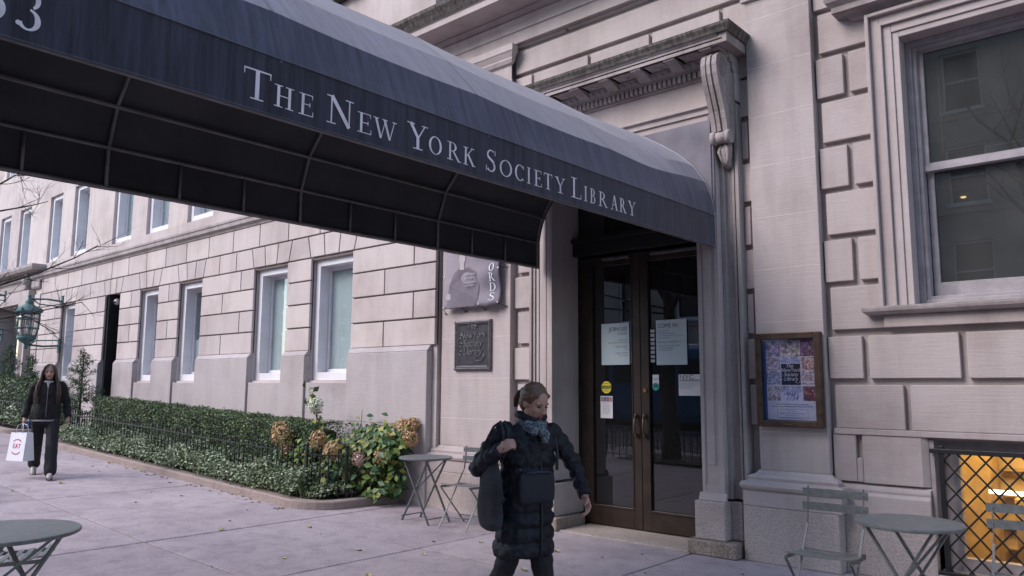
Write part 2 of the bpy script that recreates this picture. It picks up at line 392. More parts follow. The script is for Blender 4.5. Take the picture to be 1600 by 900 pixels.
fs_=MB(); sheet(fs_,-160,120,-16,-11.4,-.002); o=fs_.build('far_sidewalk',M['concrete']); o['kind']='structure'
gr=MB(); sheet(gr,-400,400,-400,400,-.6); o=gr.build('ground',M['asphalt']); o['kind']='structure'

# ================================================================== WALL HELPERS
def plate(mb,x0,x1,z0,z1,yf,yb,holes):
    """wall slab with rectangular openings (x0,x1,z0,z1)"""
    zs=sorted(set([z0,z1]+[h[2] for h in holes if z0<h[2]<z1]+[h[3] for h in holes if z0<h[3]<z1]))
    for a,b in zip(zs[:-1],zs[1:]):
        m=(a+b)/2; cuts=sorted([(h[0],h[1]) for h in holes if h[2]<m<h[3]]); x=x0
        for c in cuts:
            if c[0]>x: mb.box(x,min(c[0],x1),yf,yb,a,b)
            x=max(x,c[1])
        if x<x1: mb.box(x,x1,yf,yb,a,b)
def free(x0,x1,z0,z1,holes):
    segs=[(x0,x1)]
    for h in holes:
        if h[3]<=z0+.02 or h[2]>=z1-.02: continue
        ns=[]
        for a,b in segs:
            if h[1]<=a or h[0]>=b: ns.append((a,b)); continue
            if h[0]-a>.02: ns.append((a,h[0]))
            if b-h[1]>.02: ns.append((h[1],b))
        segs=ns
    return segs
def molding(mb,x0,x1,prof,yw):
    """horizontal moulding: prof = [(projection,z)...] bottom to top, wall plane yw"""
    poly=[(yw,prof[0][1])]+[(yw-p,z) for p,z in prof]+[(yw,prof[-1][1])]
    mb.prism(poly,'x',x0,x1)
def mold_ret(mb,x0,x1,prof,yw,left=True,right=True):
    """moulding that returns to the wall at its ends (mitred)"""
    n=len(prof); vs=[]
    for (p,z) in prof:
        vs+=[(x0-(p if left else 0),yw,z),(x0-(p if left else 0),yw-p,z),(x1+(p if right else 0),yw-p,z),(x1+(p if right else 0),yw,z)]
    fs=[]
    for i in range(n-1):
        for k in range(3):
            fs.append((i*4+k,i*4+k+1,(i+1)*4+k+1,(i+1)*4+k))
    fs.append((0,3,2,1)); fs.append(((n-1)*4,(n-1)*4+1,(n-1)*4+2,(n-1)*4+3)); fs.append(tuple(i*4 for i in range(n))+tuple()) if n>2 else None
    fs.append(tuple(i*4+3 for i in range(n))[::-1]) if n>2 else None
    mb.add(vs,fs)

# ================================================================== LIBRARY BUILDING
LIB=root('library_building','pale limestone library with bronze glass doors behind the blue canopy and smooth pilasters','building',(-3.,6.85,0))
YB,YBL,YPI,YPL,YS=6.85,6.80,6.74,6.68,6.62
XC=-.95
win=(-1.67,-.23,2.17,4.44)       # big sash window opening
bas=(-1.62,-.28,.10,1.10)        # basement window
door=(-5.5,-3.29,0,4.02)
holes=[win,bas,door]
b=MB(); plate(b,-7.34,6,0,9.5,YB,7.05,holes); b.build('wall',M['recess'],LIB)
# rusticated blocks, right bay
b=MB(); pitch=.4155
def bx(x0,x1,z0,z1,yf=YBL): b.box(x0,x1,yf,YB+.01,z0,z1)
for k in range(-1,16):
    z0=2.0+pitch*k; z1=z0+pitch-.05
    if k==-1: 
        for (a,c) in ((-2.38,-2.10),(-2.05,-1.38),(-1.33,-.62),(-.57,.12),(.17,.48)): bx(a,c,z0,z1-.01)
        continue
    A=(k%2==0)
    zt=z1
    if A:
        if k<=6 or True:
            for (a,c) in ((-2.34,-1.91),(.01,.44)):
                if z0>4.6 and z0<5.1: bx(a,c,z0,zt)
                elif z0>5.1: bx(a,.44 if a<0 else c,z0,zt) if a<0 else None
                else: bx(a,c,z0,zt)
    else:
        for (a,c) in ((-2.375,-2.14),(-2.09,-1.91),(.01,.19),(.24,.475)):
            if z0>5.1: continue
            bx(a,c,z0,zt)
        if z0>5.1:
            for (a,c) in ((-2.375,-1.7),(-1.65,-.98),(-.93,-.25),(-.2,.475)): bx(a,c,z0,zt)
# course under the apron: z 1.17..1.53
for (a,c) in ((-2.34,-1.80),(-1.75,-.95),(-.9,-.1),(-.05,.44)): bx(a,c,1.17,1.53)
# narrow strips beside the pilasters and door surround
for k in range(-2,6):
    z0=2.0+pitch*k; z1=z0+pitch-.05
    if k==-2: z0,z1=1.17,1.53
    if k%2==0: bx(-3.10,-3.04,z0,z1); bx(-5.93,-5.73,z0,z1)
    else: bx(-3.11,-3.012,z0,z1); bx(-5.985,-5.73,z0,z1)
# ashlar above the door
for (z0,z1,js) in ((4.47,4.86,()),(4.905,5.235,(-5.71,-4.88,-4.08,-3.27)),(5.29,5.57,()),(5.63,5.95,(-5.2,-4.1))):
    xs_=[-5.985]+list(js)+[-3.012]
    for a,c in zip(xs_[:-1],xs_[1:]): bx(a+(.02 if a!=-5.985 else 0),c-(.02 if c!=-3.012 else 0),z0,z1)
# bays beyond the frame to the right
for k in range(0,9):
    z0=2.0+pitch*k
    for a in range(4): bx(1.12+a*1.2+(.3 if k%2 else 0),2.27+a*1.2+(.3 if k%2 else 0),z0,z0+pitch-.05)
b.build('rusticated_block',M['lime'],LIB,bevel=.006)
# lower wall: dado between pilaster pedestal and basement window
b=MB()
b.box(-2.375,-2.19,YBL,YB+.01,.735,1.118); b.box(-2.188,-2.142,YBL,YB+.01,.735,.93)
b.box(-2.14,-1.69,YBL,YB+.01,.73,1.12)
b.prism([(-1.69,YBL),(-1.645,YBL+.03),(-1.645,YB+.01),(-1.69,YB+.01)],'z',.73,1.12)
molding(b,-2.375,-1.645,[(.0,.48),(.075,.48),(.075,.63),(.055,.655),(.06,.675),(.05,.70),(.0,.73)],YB)
for (a,c) in ((-.25,.475),): b.box(a,c,YBL,YB+.01,.48,1.12)
b.box(1.1,6,YBL,YB+.01,.48,1.9)
b.build('dado',M['lime'],LIB,bevel=.006)
b=MB()
b.box(-2.30,-1.62,YBL-.03,7.0,0,.476); b.box(-.28,.42,YBL-.03,7.0,0,.476); b.box(1.1,6,YBL-.03,7,0,.476); b.box(-1.62,-.28,YBL-.03,7.0,0,.09)
b.build('granite_base',M['granite'],LIB,bevel=.008)
# lintel string above basement window and joint
b=MB(); b.box(-2.36,.46,YBL-.01,YB+.01,1.12,1.168); b.build('string_course',M['pil'],LIB,bevel=.005)
# basement window reveal
b=MB(); b.box(-1.643,-1.612,YBL+.03,7.04,.48,1.098); b.box(-1.612,-1.47,6.97,7.05,.09,1.10); b.box(-.43,-.28,6.97,7.05,.09,1.1); b.box(-1.47,-.43,6.97,7.05,.09,.2); b.box(-1.47,-.43,6.97,7.05,1.0,1.1)
b.build('basement_frame',M['oldwhite'],LIB)
# --- pilasters
def pilaster(x0,x1,name='pilaster'):
    b=MB(); b.box(x0,x1,YPI,YB+.01,.78,5.18)
    # base mouldings
    prof=[(.0,.62),(.145,.62),(.15,.60),(.17,.60)]
    b2=MB()
    mold_ret(b2,x0+.02,x1-.02,[(.14,.478),(.14,.60),(.13,.605),(.155,.625),(.165,.65),(.155,.68),(.12,.69),(.105,.695),(.11,.72),(.09,.74),(.055,.75),(.03,.78)],YPI+.03)
    p=b.build(name,M['pil'],LIB,bevel=.006)
    b2.build('pilaster_base',M['pil'],p)
    b3=MB(); b3.box(x0-.125,x1+.09,YPL-.05,YB,0,.474); b3.build('pedestal',M['granite'],p,bevel=.008)
    b4=MB()
    mold_ret(b4,x0,x1,[(.01,5.17),(.03,5.18),(.03,5.21),(.01,5.225),(.01,5.40),(.04,5.42),(.06,5.46),(.06,5.48),(.09,5.54),(.10,5.55),(.10,5.63),(.0,5.65)],YPI)
    b4.build('capital',M['pil'],p)
    b5=MB()
    for z in (1.115,1.60,2.09,2.57,3.05,3.54,4.02,4.50,4.98):
        b5.box(x0+.004,x1-.004,YPI-.0012,YPI+.01,z,z+.0035)
    b5.build('mortar_joint',M['mort'],p)
    return p
pilaster(-3.0,-2.39); pilaster(-7.16,-6.0); pilaster(.49,1.10)
# --- door surround
b=MB()
for s,(x0,x1) in ((1,(-3.51,-3.29)),(-1,(-5.5,-5.28))):
    b.box(x0,x1,YS+.012,7.12,.50,4.02)
    # raised border leaving a sunk panel
    w=.035
    b.box(x0,x0+w,YS,YS+.02,.50,4.02); b.box(x1-w-.012,x1,YS,YS+.02,.50,4.02); b.box(x0+w,x1-w-.012,YS,YS+.02,.50,.62); b.box(x0+w,x1-w-.012,YS,YS+.02,3.95,4.02)
    # inner fielded panel
    b.box(x0+.055,x0+.135,YS+.004,YS+.02,.80 ,3.9)
    # foot flare
    b.prism([(YS-.025,.48),(YS-.02,.50),(YS,.55),(YS+.02,.55),(YS+.02,.48)],'x',x0-(.03 if s>0 else .0),x1+(.02 if s>0 else .03))
b.box(-5.5,-3.29,YS+.012,7.12,4.02,4.10)
b.build('door_surround',M['pil'],LIB,bevel=.005)
for (x0,x1,sg) in ((-3.288,-3.105,1),(-5.685,-5.502,-1)):
    b=MB(); b.box(x0,x1,6.75,YB+.01,.50,4.20)
    xo=x1 if sg>0 else x0
    b.box(min(xo,xo-sg*.035),max(xo,xo-sg*.035),6.71,6.76,.50,4.2)
    b.box(min(xo-sg*.05,xo-sg*.075),max(xo-sg*.05,xo-sg*.075),6.725,6.76,.50,4.2)
    xi=x0 if sg>0 else x1
    b.box(min(xi,xi+sg*.04),max(xi,xi+sg*.04),6.70,6.76,.5,4.2)
    b.build('surround_moulding',M['carved'],LIB,bevel=.004)
b=MB()
# architrave over the opening, and flat frieze
molding(b,-5.5,-3.29,[(.18,4.06),(.22,4.06),(.22,4.12),(.24,4.125),(.24,4.17),(.27,4.19),(.27,4.22),(.16,4.225)],YB)
b.box(-5.69,-3.10,6.69,YB+.01,4.225,4.50)
b.build('frieze',M['lime'],LIB,bevel=.004)
# granite feet
for s,(x0,x1,xo) in ((1,(-3.57,-3.27,-3.165)),(-1,(-5.52,-5.22,-5.62))):
    b=MB(); b.box(x0,x1,YS-.05,7.12,.14,.478)
    a,c=(x1,xo) if s>0 else (xo,x0); b.box(a,c,6.70,YB+.01,.14,.478)
    b.build('surround_pedestal',M['granite'],LIB,bevel=.01)
for a,c in ((-3.635,-3.155),(-5.63,-5.155)): MB().box(a,c,YS-.09,7.05,0,.137).build('surround_foot',M['granite2'],LIB,bevel=.018,seg=3)
b=MB(); b.box(-5.15,-3.64,6.57,7.3,-.02,.018); b.box(-5.5,-3.29,7.0,7.3,-.02,.012); b.build('door_step',M['step'],LIB,bevel=.006)
# small round vent in the left jamb
b=MB(); 
for k in range(1): b.tube([(-5.29,6.80,.33),(-5.272,6.80,.33)],.045,20)
b.build('vent',M['iron'],LIB)
# --- cornice over the door
x0,x1=-5.69+.0,-3.10
b=MB()
# bed mouldings with dentils and egg pattern
molding(b,x0,x1,[(.18,4.50),(.19,4.50),(.19,4.515),(.175,4.52)],YB)
b.box(x0,x1,YB-.20,YB+.0,4.52,4.585)
for i in range(46):
    xx=x0+.01+i*(x1-x0-.02)/46; b.box(xx,xx+.034,YB-.235,YB-.19,4.522,4.583)
molding(b,x0,x1,[(.20,4.586),(.245,4.588),(.245,4.598),(.25,4.6)],YB)
molding(b,x0,x1,[(.20,4.60),(.25,4.605),(.285,4.65),(.29,4.665),(.18,4.67)],YB)
for i in range(34):
    xx=x0+.03+i*(x1-x0-.06)/33; b.ell((xx,YB-.275,4.632),(.022,.016,.028),8,6)
b.build('dentil_band',M['carved'],LIB)
b=MB()
# soffit plate with coffers and modillions
plate2=[]
z0,z1=4.67,4.70
b.box(x0-.05,x1+.05,YB-.50,YB-.02,4.70,4.72)
nm=7
for i in range(nm):
    xx=x0+.14+i*(x1-x0-.28)/(nm-1)
    b.prism([(YB-.485,4.655),(YB-.485,4.70),(YB-.25,4.70),(YB-.25,4.61),(YB-.30,4.615),(YB-.40,4.65)],'x',xx-.06,xx+.06)
    b.box(xx-.068,xx+.068,YB-.49,YB-.25,4.69,4.702)
for i in range(nm-1):
    xx=x0+.14+(i+.5)*(x1-x0-.28)/(nm-1)
    s=.135
    for (a,c,d,e) in ((xx-s,xx+s,-.49,-.455),(xx-s,xx+s,-.285,-.25),(xx-s,xx-s+.035,-.455,-.285),(xx+s-.035,xx+s,-.455,-.285)):
        b.box(a,c,YB+d,YB+e,4.672,4.701)
    b.lathe((xx,YB-.37,4.65),[(.012,0),(.03,.004),(.034,.015),(.05,.018),(.058,.03),(.066,.034),(.07,.05)],12)
b.build('modillion_soffit',M['carved'],LIB,bevel=.003)
b=MB()
mold_ret(b,x0-.0,x1+.0,[(.49,4.672),(.50,4.672),(.50,4.74),(.51,4.745),(.515,4.755),(.53,4.76)],YB-.0,left=False,right=False)
b.box(x1,x1+.09,YB-.50,YB,4.672,4.76); b.box(x0-.09,x0,YB-.50,YB,4.672,4.76)
b.build('corona',M['carved'],LIB)
b=MB()
mold_ret(b,x0+.42,x1-.42,[(.515,4.76),(.53,4.765),(.54,4.79),(.56,4.82),(.565,4.845),(.0,4.88)],YB)
b.build('cornice_top',M['sooty'],LIB)
# --- scroll corbels
def corbel(x0,x1):
    b=MB(); yw=6.75
    # side profile: S-curve from the top volute to the small lower one (y,z)
    def spiral(cy,cz,r0,turns,n,sgn=1,ph=0):
        return [(cy+sgn*r*math.cos(t),cz+r*math.sin(t)) for r,t in [(r0*(1-.78*i/n),ph+2*math.pi*turns*i/n) for i in range(n+1)]]
    front=[]
    P=[(6.74,4.645),(6.55,4.645),(6.46,4.63),(6.395,4.58),(6.375,4.50),(6.385,4.41),(6.42,4.31),(6.47,4.20),(6.52,4.08),(6.555,3.97),(6.57,3.90),(6.74,3.90)]
    b.prism(P,'x',x0+.012,x1-.012,smooth=False)
    # raised edge bands on the front
    for xa,xb in ((x0,x0+.045),(x1-.045,x1)):
        Q=[(y-.014 if y<6.7 else y,z) for y,z in P]; b.prism(Q,'x',xa,xb)
    xm=(x0+x1)/2; b.prism([(y-.02 if y<6.7 else y,z) for y,z in P],'x',xm-.018,xm+.018)
    # spiral relief on the sides
    for xs_ in (x0-.002,x1+.002):
        for (cy,cz,r0,t,sg) in ((6.50,4.50,.105,2.4,1),(6.60,3.85,.055,1.8,1)):
            sp=spiral(cy,cz,r0,t,44,sg,math.pi*.5); b.tube([(xs_,y,z) for y,z in sp],.008,6)
        # leaf relief down the flank
        for i in range(7):
            z=4.34-i*.06; y=6.60+.01*i+.02*math.sin(i*2); b.ell((xs_,y,z),(.008,.034-.002*i,.026),8,6)
            b.ell((xs_,y-.05+.006*i,z+.02),(.007,.016,.03),8,6)
    # lower volute roll
    b.tube([(x0-.012,6.60,3.85),(x1+.012,6.60,3.85)],.058,18); b.tube([(x0-.016,6.60,3.85),(x0+.03,6.60,3.85)],.068,18); b.tube([(x1-.03,6.60,3.85),(x1+.016,6.60,3.85)],.068,18)
    # hanging leaf below
    b.loft([[ (xm+w*math.cos(t),y+d*math.sin(t),z) for t in [2*math.pi*k/12 for k in range(12)]] for (w,d,y,z) in ((.06,.05,6.68,3.80),(.065,.06,6.67,3.74),(.055,.05,6.68,3.68),(.04,.045,6.69,3.63),(.045,.035,6.70,3.60),(.02,.02,6.72,3.575))])
    for sx in (-1,1): b.tube([(xm+sx*.02,6.63,3.79),(xm+sx*.045,6.62,3.72),(xm+sx*.03,6.65,3.64),(xm+sx*.012,6.66,3.60)],[.014,.018,.014,.01],6)
    b.box(x0+.02,x1-.02,6.60,6.75,4.64,4.672)
    b.box(x0-.012,x1+.012,6.40,6.75,4.645,4.671)
    b.build('scroll_corbel',M['carved'],LIB)
corbel(-3.285,-3.125); corbel(-5.665,-5.505)
# --- main entablature high on the left/over the door
b=MB()
molding(b,-7.2,2,[(.11,5.66),(.11,5.80),(.13,5.81),(.13,5.90),(.16,5.93),(.16,5.95),(.11,5.955)],YB)
mold_ret(b,-7.2,2,[(.12,5.955),(.15,5.975),(.17,6.01),(.19,6.02),(.19,6.04),(.50,6.045),(.50,6.13),(.52,6.135)],YB)
b.build('entablature',M['pil'],LIB)
b=MB(); mold_ret(b,-7.2,2,[(.52,6.136),(.53,6.15),(.56,6.20),(.60,6.25),(.61,6.29),(.0,6.33)],YB); b.build('entablature_top',M['sooty'],LIB)
b=MB(); b.box(-7.2,6,6.9,7.0,6.3,9.5); b.build('upper_wall',M['pil'],LIB)
# --- big sash window
X0,X1,Z0,Z1=win
wp=MB()
# stone casing: stepped bands, mitred by nested frames
def frame(mb,x0,x1,z0,z1,w,yf,yb,bottom=False):
    mb.box(x0,x0+w,yf,yb,z0,z1); mb.box(x1-w,x1,yf,yb,z0,z1); mb.box(x0+w,x1-w,yf,yb,z1-w,z1)
    if bottom: mb.box(x0+w,x1-w,yf,yb,z0,z0+w)
frame(wp,X0-.245,X1+.245,Z0-.02,Z1+.245,.03,6.70,YB+.02)
frame(wp,X0-.215,X1+.215,Z0-.02,Z1+.215,.075,6.745,YB+.02)
frame(wp,X0-.14,X1+.14,Z0-.02,Z1+.14,.02,6.725,YB+.02)
frame(wp,X0-.12,X1+.12,Z0-.02,Z1+.12,.07,6.755,YB+.02)
frame(wp,X0-.05,X1+.05,Z0-.02,Z1+.05,.052,6.77,7.02)
wp.build('window_casing',M['lime'],LIB,bevel=.005)
b=MB(); mold_ret(b,X0-.26,X1+.26,[(.06,Z0-.07),(.10,Z0-.065),(.125,Z0-.04),(.13,Z0-.02),(.13,Z0-.001),(.0,Z0)],YB-.03)
b.box(X0,X1,6.80,7.0,Z0-.03,Z0+.004); 
sillo=b.build('window_sill',M['carved'],LIB,bevel=.003)
b=MB(); b.box(X0-.24,X1+.24,6.77,YB+.01,Z0-.17,Z0-.072); b.build('window_apron',M['lime'],LIB,bevel=.005)
b=MB(); mold_ret(b,X0-.27,X1+.27,[(.08,Z1+.25),(.11,Z1+.27),(.13,Z1+.30),(.22,Z1+.31),(.22,Z1+.36),(.26,Z1+.40),(.27,Z1+.43),(.0,Z1+.46)],YB); b.build('window_cornice',M['carved'],LIB)
b=MB(); frame(b,X0+.003,X1-.003,Z0+.006,Z1-.003,.045,6.93,7.08,True); frame(b,X0+.048,X1-.048,Z0+.05,Z1-.048,.03,6.96,7.08,True)
win_o=b.build('sash_window',M['oldwhite'],LIB,bevel=.004)
zm=3.36
b=MB(); frame(b,X0+.075,X1-.075,zm-.03,Z1-.05,.045,7.01,7.06,True); b.build('upper_sash',M['oldwhite'],win_o,bevel=.003)
b=MB(); frame(b,X0+.085,X1-.085,Z0+.06,zm+.01,.05,7.06,7.11,True); b.box(X0+.085,X1-.085,7.055,7.115,Z0+.06,Z0+.20); b.box(X0+.07,X1-.07,7.0,7.08,zm-.055,zm-.012); b.build('lower_sash',M['oldwhite'],win_o,bevel=.003)
b=MB(); b.box(X0+.1,X1-.1,7.035,7.04,zm,Z1-.09); b.box(X0+.12,X1-.12,7.085,7.09,Z0+.19,zm-.02); b.build('window_pane',M['bigglass'],win_o)
# storm strip seen through the upper pane
b=MB(); 
for (a,c,z,zz) in ((X0+.20,X0+.208,zm+.10,Z1-.10),(X0+.20,X1-.15,zm+.10,zm+.107)): b.box(a,c,7.115,7.12,z,zz)
b.build('muntin',M['white'],win_o)
# --- room behind the window
b=MB(); b.box(-2.3,.4,7.14,7.16,1.6,Z0+.02); b.box(-2.6,.9,11,11.1,1.8,5); b.box(-2.6,-2.5,7.2,11,1.8,5); b.box(.8,.9,7.2,11,1.8,5); b.box(-2.6,.9,7.2,11,4.7,4.8); b.box(-2.6,.9,7.2,11,1.7,1.8)
b.build('reading_room',plain('reading_room_wall',(.12,.105,.08),.9),LIB)
# vestibule behind the door
b=MB(); b.box(-5.6,-5.5,7.2,10.5,0,3.9); b.box(-3.29,-3.19,7.2,10.5,0,3.9); b.box(-5.5,-3.29,10.4,10.5,0,3.9); b.box(-5.5,-3.29,7.2,10.5,3.8,3.9)
for i in range(4): b.box(-5.45+i*.55,-5.05+i*.55,10.35,10.42,.3,2.6)
b.build('vestibule',M['darkwood'],LIB)
b=MB(); b.box(-5.5,-3.29,7.2,10.4,-.05,-.005); b.build('vestibule_floor',M['dark'],LIB)
# basement room
bm_=plain('basement_room_wall',(.62,.50,.30),.8,noise=.15,scale=2)
b=MB(); b.box(-2.2,.4,9.2,9.3,-1,1.6); b.box(-2.3,-2.2,7.06,9.3,-1,1.6); b.box(.4,.5,7.06,9.3,-1,1.6); b.box(-2.2,.4,7.06,9.3,1.5,1.6); b.box(-2.2,.4,7.06,9.3,-1.1,-1)
b.build('basement_room',bm_,LIB)
b=MB(); b.box(-1.3,-.5,8.1,8.5,-.9,.55); b.box(-1.9,-1.55,8.5,9,-.9,1.1); b.box(-.45,.2,8.7,9.1,-.9,.95); b.box(-1.0,.2,7.75,8.1,.75,1.2)
for i in range(6): b.box(-1.55,-.45,9.05,9.19,-.3+i*.25,-.28+i*.25)
b.build('basement_cabinet',plain('basement_cabinet_board',(.50,.36,.17),.6,noise=.3,scale=4),LIB,bevel=.005)

# --- lattice grille over basement window (a thing fixed to the wall)
GR=root('window_grille','black iron diamond lattice grille over the lit basement window','window grille',(-.95,6.80,.05))
b=MB(); xa,xb,za,zb=-1.555,-.34,.10,1.02
for x in (xa,xb): b.box(x-.018,x+.018,6.785,6.82,za-.03,zb+.04)
for z in (za,zb): b.box(xa-.08,xb+.08,6.775,6.81,z-.018,z+.018)
b.build('frame',M['iron'],GR,bevel=.003)
b=MB(); st=.105; H=zb-za; W=xb-xa; k=1.15   # diamonds a little taller than wide
def clipseg(sgn,c):
    # line z=za+sgn*k*(x-xa)+c
    pts=[]
    for x in (xa,xb):
        z=za+sgn*k*(x-xa)+c
        if za<=z<=zb: pts.append((x,z))
    for z in (za,zb):
        x=xa+(z-za-c)/(sgn*k)
        if xa<x<xb: pts.append((x,z))
    return pts[:2] if len(pts)>=2 else None
for sgn,yy in ((1,6.803),(-1,6.811)):
    c=-k*W-.05 if sgn>0 else .05
    while c<H+k*W:
        s_=clipseg(sgn,c)
        if s_: b.bar((s_[0][0],yy,s_[0][1]),(s_[1][0],yy,s_[1][1]),.013,.011,(0,1,0))
        c+=st*1.55
b.build('lattice',M['iron'],GR)
b=MB(); b.box(-1.47,-.43,7.0,7.004,.2,1.0); b.build('basement_pane',glass('basement_glass',(.95,.93,.9),.02),LIB)
tl=topmesh(MB().tube([(-1.45,7.9,.62),(-.2,7.9,.62)],.018,12),'fluorescent_tube',M['tube'],'glowing white fluorescent tube seen through the basement window lattice','tube lamp')
rebase(tl)
al=bpy.data.lights.new('tube_light','AREA'); al.energy=24; al.color=(1,.72,.34); al.shape='RECTANGLE'; al.size=1.6; al.size_y=.9
alo=bpy.data.objects.new('tube_light',al); col.objects.link(alo); alo.location=(-.9,8.0,1.45)
# pendant in the reading room
pl=root('pendant_lamp','small glowing pendant lamp seen through the lower pane of the big sash window','lamp',(-1.62,8.6,3.35))
px,py,pz=-1.62,8.6,3.42
MB().tube([(px,py,pz+.08),(px,py,4.7)],.005,6).build('cord',M['iron'],pl)
MB().ell((px,py,pz),(.035,.035,.035),12,8).build('bulb',M['warm'],pl)
MB().lathe((px,py,pz),[(.10,-.02),(.09,.03),(.05,.07),(.015,.09)],16).build('lamp_shade',M['brass'],pl)

# ================================================================== ENTRANCE DOOR (part of the library)
YD=7.10
DXL,DXR,DXC,DH=-5.34,-3.46,-4.455,2.98
b=MB()
b.box(-5.5,DXL+.02,YD-.03,YD+.1,0,3.95); b.box(DXL+.02,DXL+.10,YD,YD+.08,0,DH); b.box(DXR-.02,-3.29,YD-.03,YD+.1,0,3.95)
b.box(DXL-.1,DXR+.1,YD-.10,YD+.10,DH,DH+.17); b.box(DXL-.1,DXR+.1,YD-.13,YD+.0,DH+.15,DH+.20)
b.box(DXL-.1,DXR+.1,YD-.02,YD+.06,3.75,3.95)
b.box(-4.98,-4.90,YD-.01,YD+.05,DH+.17,3.75) 
dfr=b.build('door_frame',M['bronzeD'],LIB,bevel=.006)
MB().box(DXL,DXR,YD+.02,YD+.026,DH+.17,3.75).build('transom_pane',M['doorglass'],dfr)
def leaf(x0,x1,hinge):
    b=MB(); wl=.155 if hinge<0 else .10; wr=.105 if hinge<0 else .15
    b.box(x0,x0+wl,YD,YD+.055,.03,DH-.02); b.box(x1-wr,x1,YD,YD+.055,.03,DH-.02)
    b.box(x0+wl,x1-wr,YD,YD+.055,.03,.235); b.box(x0+wl,x1-wr,YD,YD+.055,DH-.13,DH-.02)
    b.box(x0+wl-.012,x0+wl+.004,YD-.008,YD,.21,DH-.1); b.box(x1-wr-.004,x1-wr+.012,YD-.008,YD,.21,DH-.1); b.box(x0+wl+.004,x1-wr-.004,YD-.008,YD,.212,.24)
    L=b.build('door_leaf',M['bronze'],LIB,bevel=.004)
    MB().box(x0+wl,x1-wr,YD+.025,YD+.031,.235,DH-.13).build('door_pane',M['doorglass'],L)
    # closer at the head
    MB().box((x0+.32) if hinge<0 else (x0+.16),(x1-.10) if hinge<0 else (x1-.18),YD-.05,YD-.0,DH-.075,DH-.045).build('door_closer',M['signl'],L,bevel=.005)
    hx=x1-.05 if hinge<0 else x0+.05
    h=MB(); h.tube([(hx,YD-.01,1.205),(hx,YD-.05,1.18),(hx,YD-.06,1.10),(hx,YD-.05,1.02),(hx,YD-.01,.995)],[.010,.012,.013,.012,.010],10)
    h.ell((hx,YD-.03,1.20),(.018,.02,.03)); h.ell((hx,YD-.03,1.0),(.018,.02,.03))
    h.build('door_handle',M['bronzeL'],L)
    if hinge>0: MB().tube([(hx,YD-.002,1.47),(hx,YD-.014,1.47)],.022,16).build('lock',M['brass'],L)
    else:
        h=MB(); 
        for z in (.5,1.5,2.5): h.tube([(x0-.005,YD-.012,z-.05),(x0-.005,YD-.012,z+.05)],.014,8)
        h.build('hinge',M['bronzeD'],L)
    return L
leaf(DXL+.105,DXC-.003,-1); leaf(DXC+.003,DXR,1)

# ================================================================== SIGNS ON THE DOOR
def sheet_sign(name,label,x0,x1,z0,z1,y,mat,lines,cat='sign'):
    t=root(name,label,cat,((x0+x1)/2,y,z0))
    MB().box(x0,x1,y-.0015,y,z0,z1).build('paper',mat,t)
    by={}
    for (txt,size,x,z,al,m,*r) in lines:
        by.setdefault(m,MB()); textmb(by[m],txt,size,x,y-.0022,z,align=al,ext=.0004,sx=r[0] if r else 1)
    for m,mb in by.items(): mb.build('lettering',M[m],t)
    return t
yd=YD+.012
s1=sheet_sign('door_poster','pale blue hours poster reading join us taped inside the left door',-4.965,-4.60,1.745,2.20,yd,M['paper'],[
 ('JOIN US!',.062,-4.625,2.115,'RIGHT','ink'),('HOURS',.036,-4.625,2.07,'RIGHT','inkg'),
 ('MON TO FRI',.020,-4.625,2.005,'RIGHT','inkg'),('Monday, Tuesday, Wednesday, Thursday',.0165,-4.625,1.982,'RIGHT','inkg',.9),
 ('9:00 AM - 5:00 PM',.020,-4.625,1.935,'RIGHT','inkg'),('Friday',.0165,-4.625,1.912,'RIGHT','inkg'),
 ('11:00 AM - 5:00 PM',.020,-4.625,1.865,'RIGHT','inkg'),('Saturday, Sunday',.0165,-4.625,1.842,'RIGHT','inkg')])
s2=sheet_sign('door_poster','pale blue poster reading come in taped inside the right door',-4.265,-3.905,1.735,2.205,yd,M['paper'],[
 ('COME IN',.062,-4.245,2.125,'LEFT','ink',.92),
 ('• See our books',.020,-4.245,2.085,'LEFT','inkg'),('• Use our reading rooms',.020,-4.245,2.060,'LEFT','inkg'),('• Join a public program in our house',.020,-4.245,2.035,'LEFT','inkg'),('• Ask us questions',.020,-4.245,2.010,'LEFT','inkg'),
 ('BECOME A MEMBER TO',.026,-4.245,1.965,'LEFT','inkg'),
 ('• Borrow from our open stacks',.020,-4.245,1.930,'LEFT','inkg'),('• Work in quiet rooms',.020,-4.245,1.907,'LEFT','inkg'),('• Meet other readers',.020,-4.245,1.884,'LEFT','inkg')])
# vertical lettering strips beside the posters
t=root('door_decal','narrow white vertical script decal on the left door glass beside the hours poster','decal',(-4.575,yd,1.76))
b=MB()
for i in range(16):
    z=2.16-i*.026; b.tube([(-4.575+.010*math.sin(a*1.3+i*2),yd-.002,z+.011*math.cos(a*2.1+i)) for a in range(7)],.0016,4)
b.build('lettering',M['paperw'],t)
t=root('book_shelf','small white shelf of books pictured on the decal left of the come in poster','decal',(-4.315,yd,1.75)); t.name='book_decal'
b=MB()
for i in range(8):
    z=2.08-i*.045; b.box(-4.335,-4.285,yd-.002,yd-.001,z,z+.003)
    for k in range(5): b.box(-4.333+k*.010,-4.327+k*.010,yd-.002,yd-.001,z+.004,z+.026+.008*random.random())
b.build('lettering',M['paperw'],t)
t=root('caution_sticker','round yellow caution sticker on the left door glass','sticker',(-4.945,YD+.012,1.435))
MB().tube([(-4.905,yd,1.50),(-4.905,yd-.002,1.50)],.066,32).build('disc',M['yellow'],t)
b=MB(); b.box(-4.968,-4.842,yd-.0035,yd-.002,1.485,1.518); b.build('band',M['ink'],t)
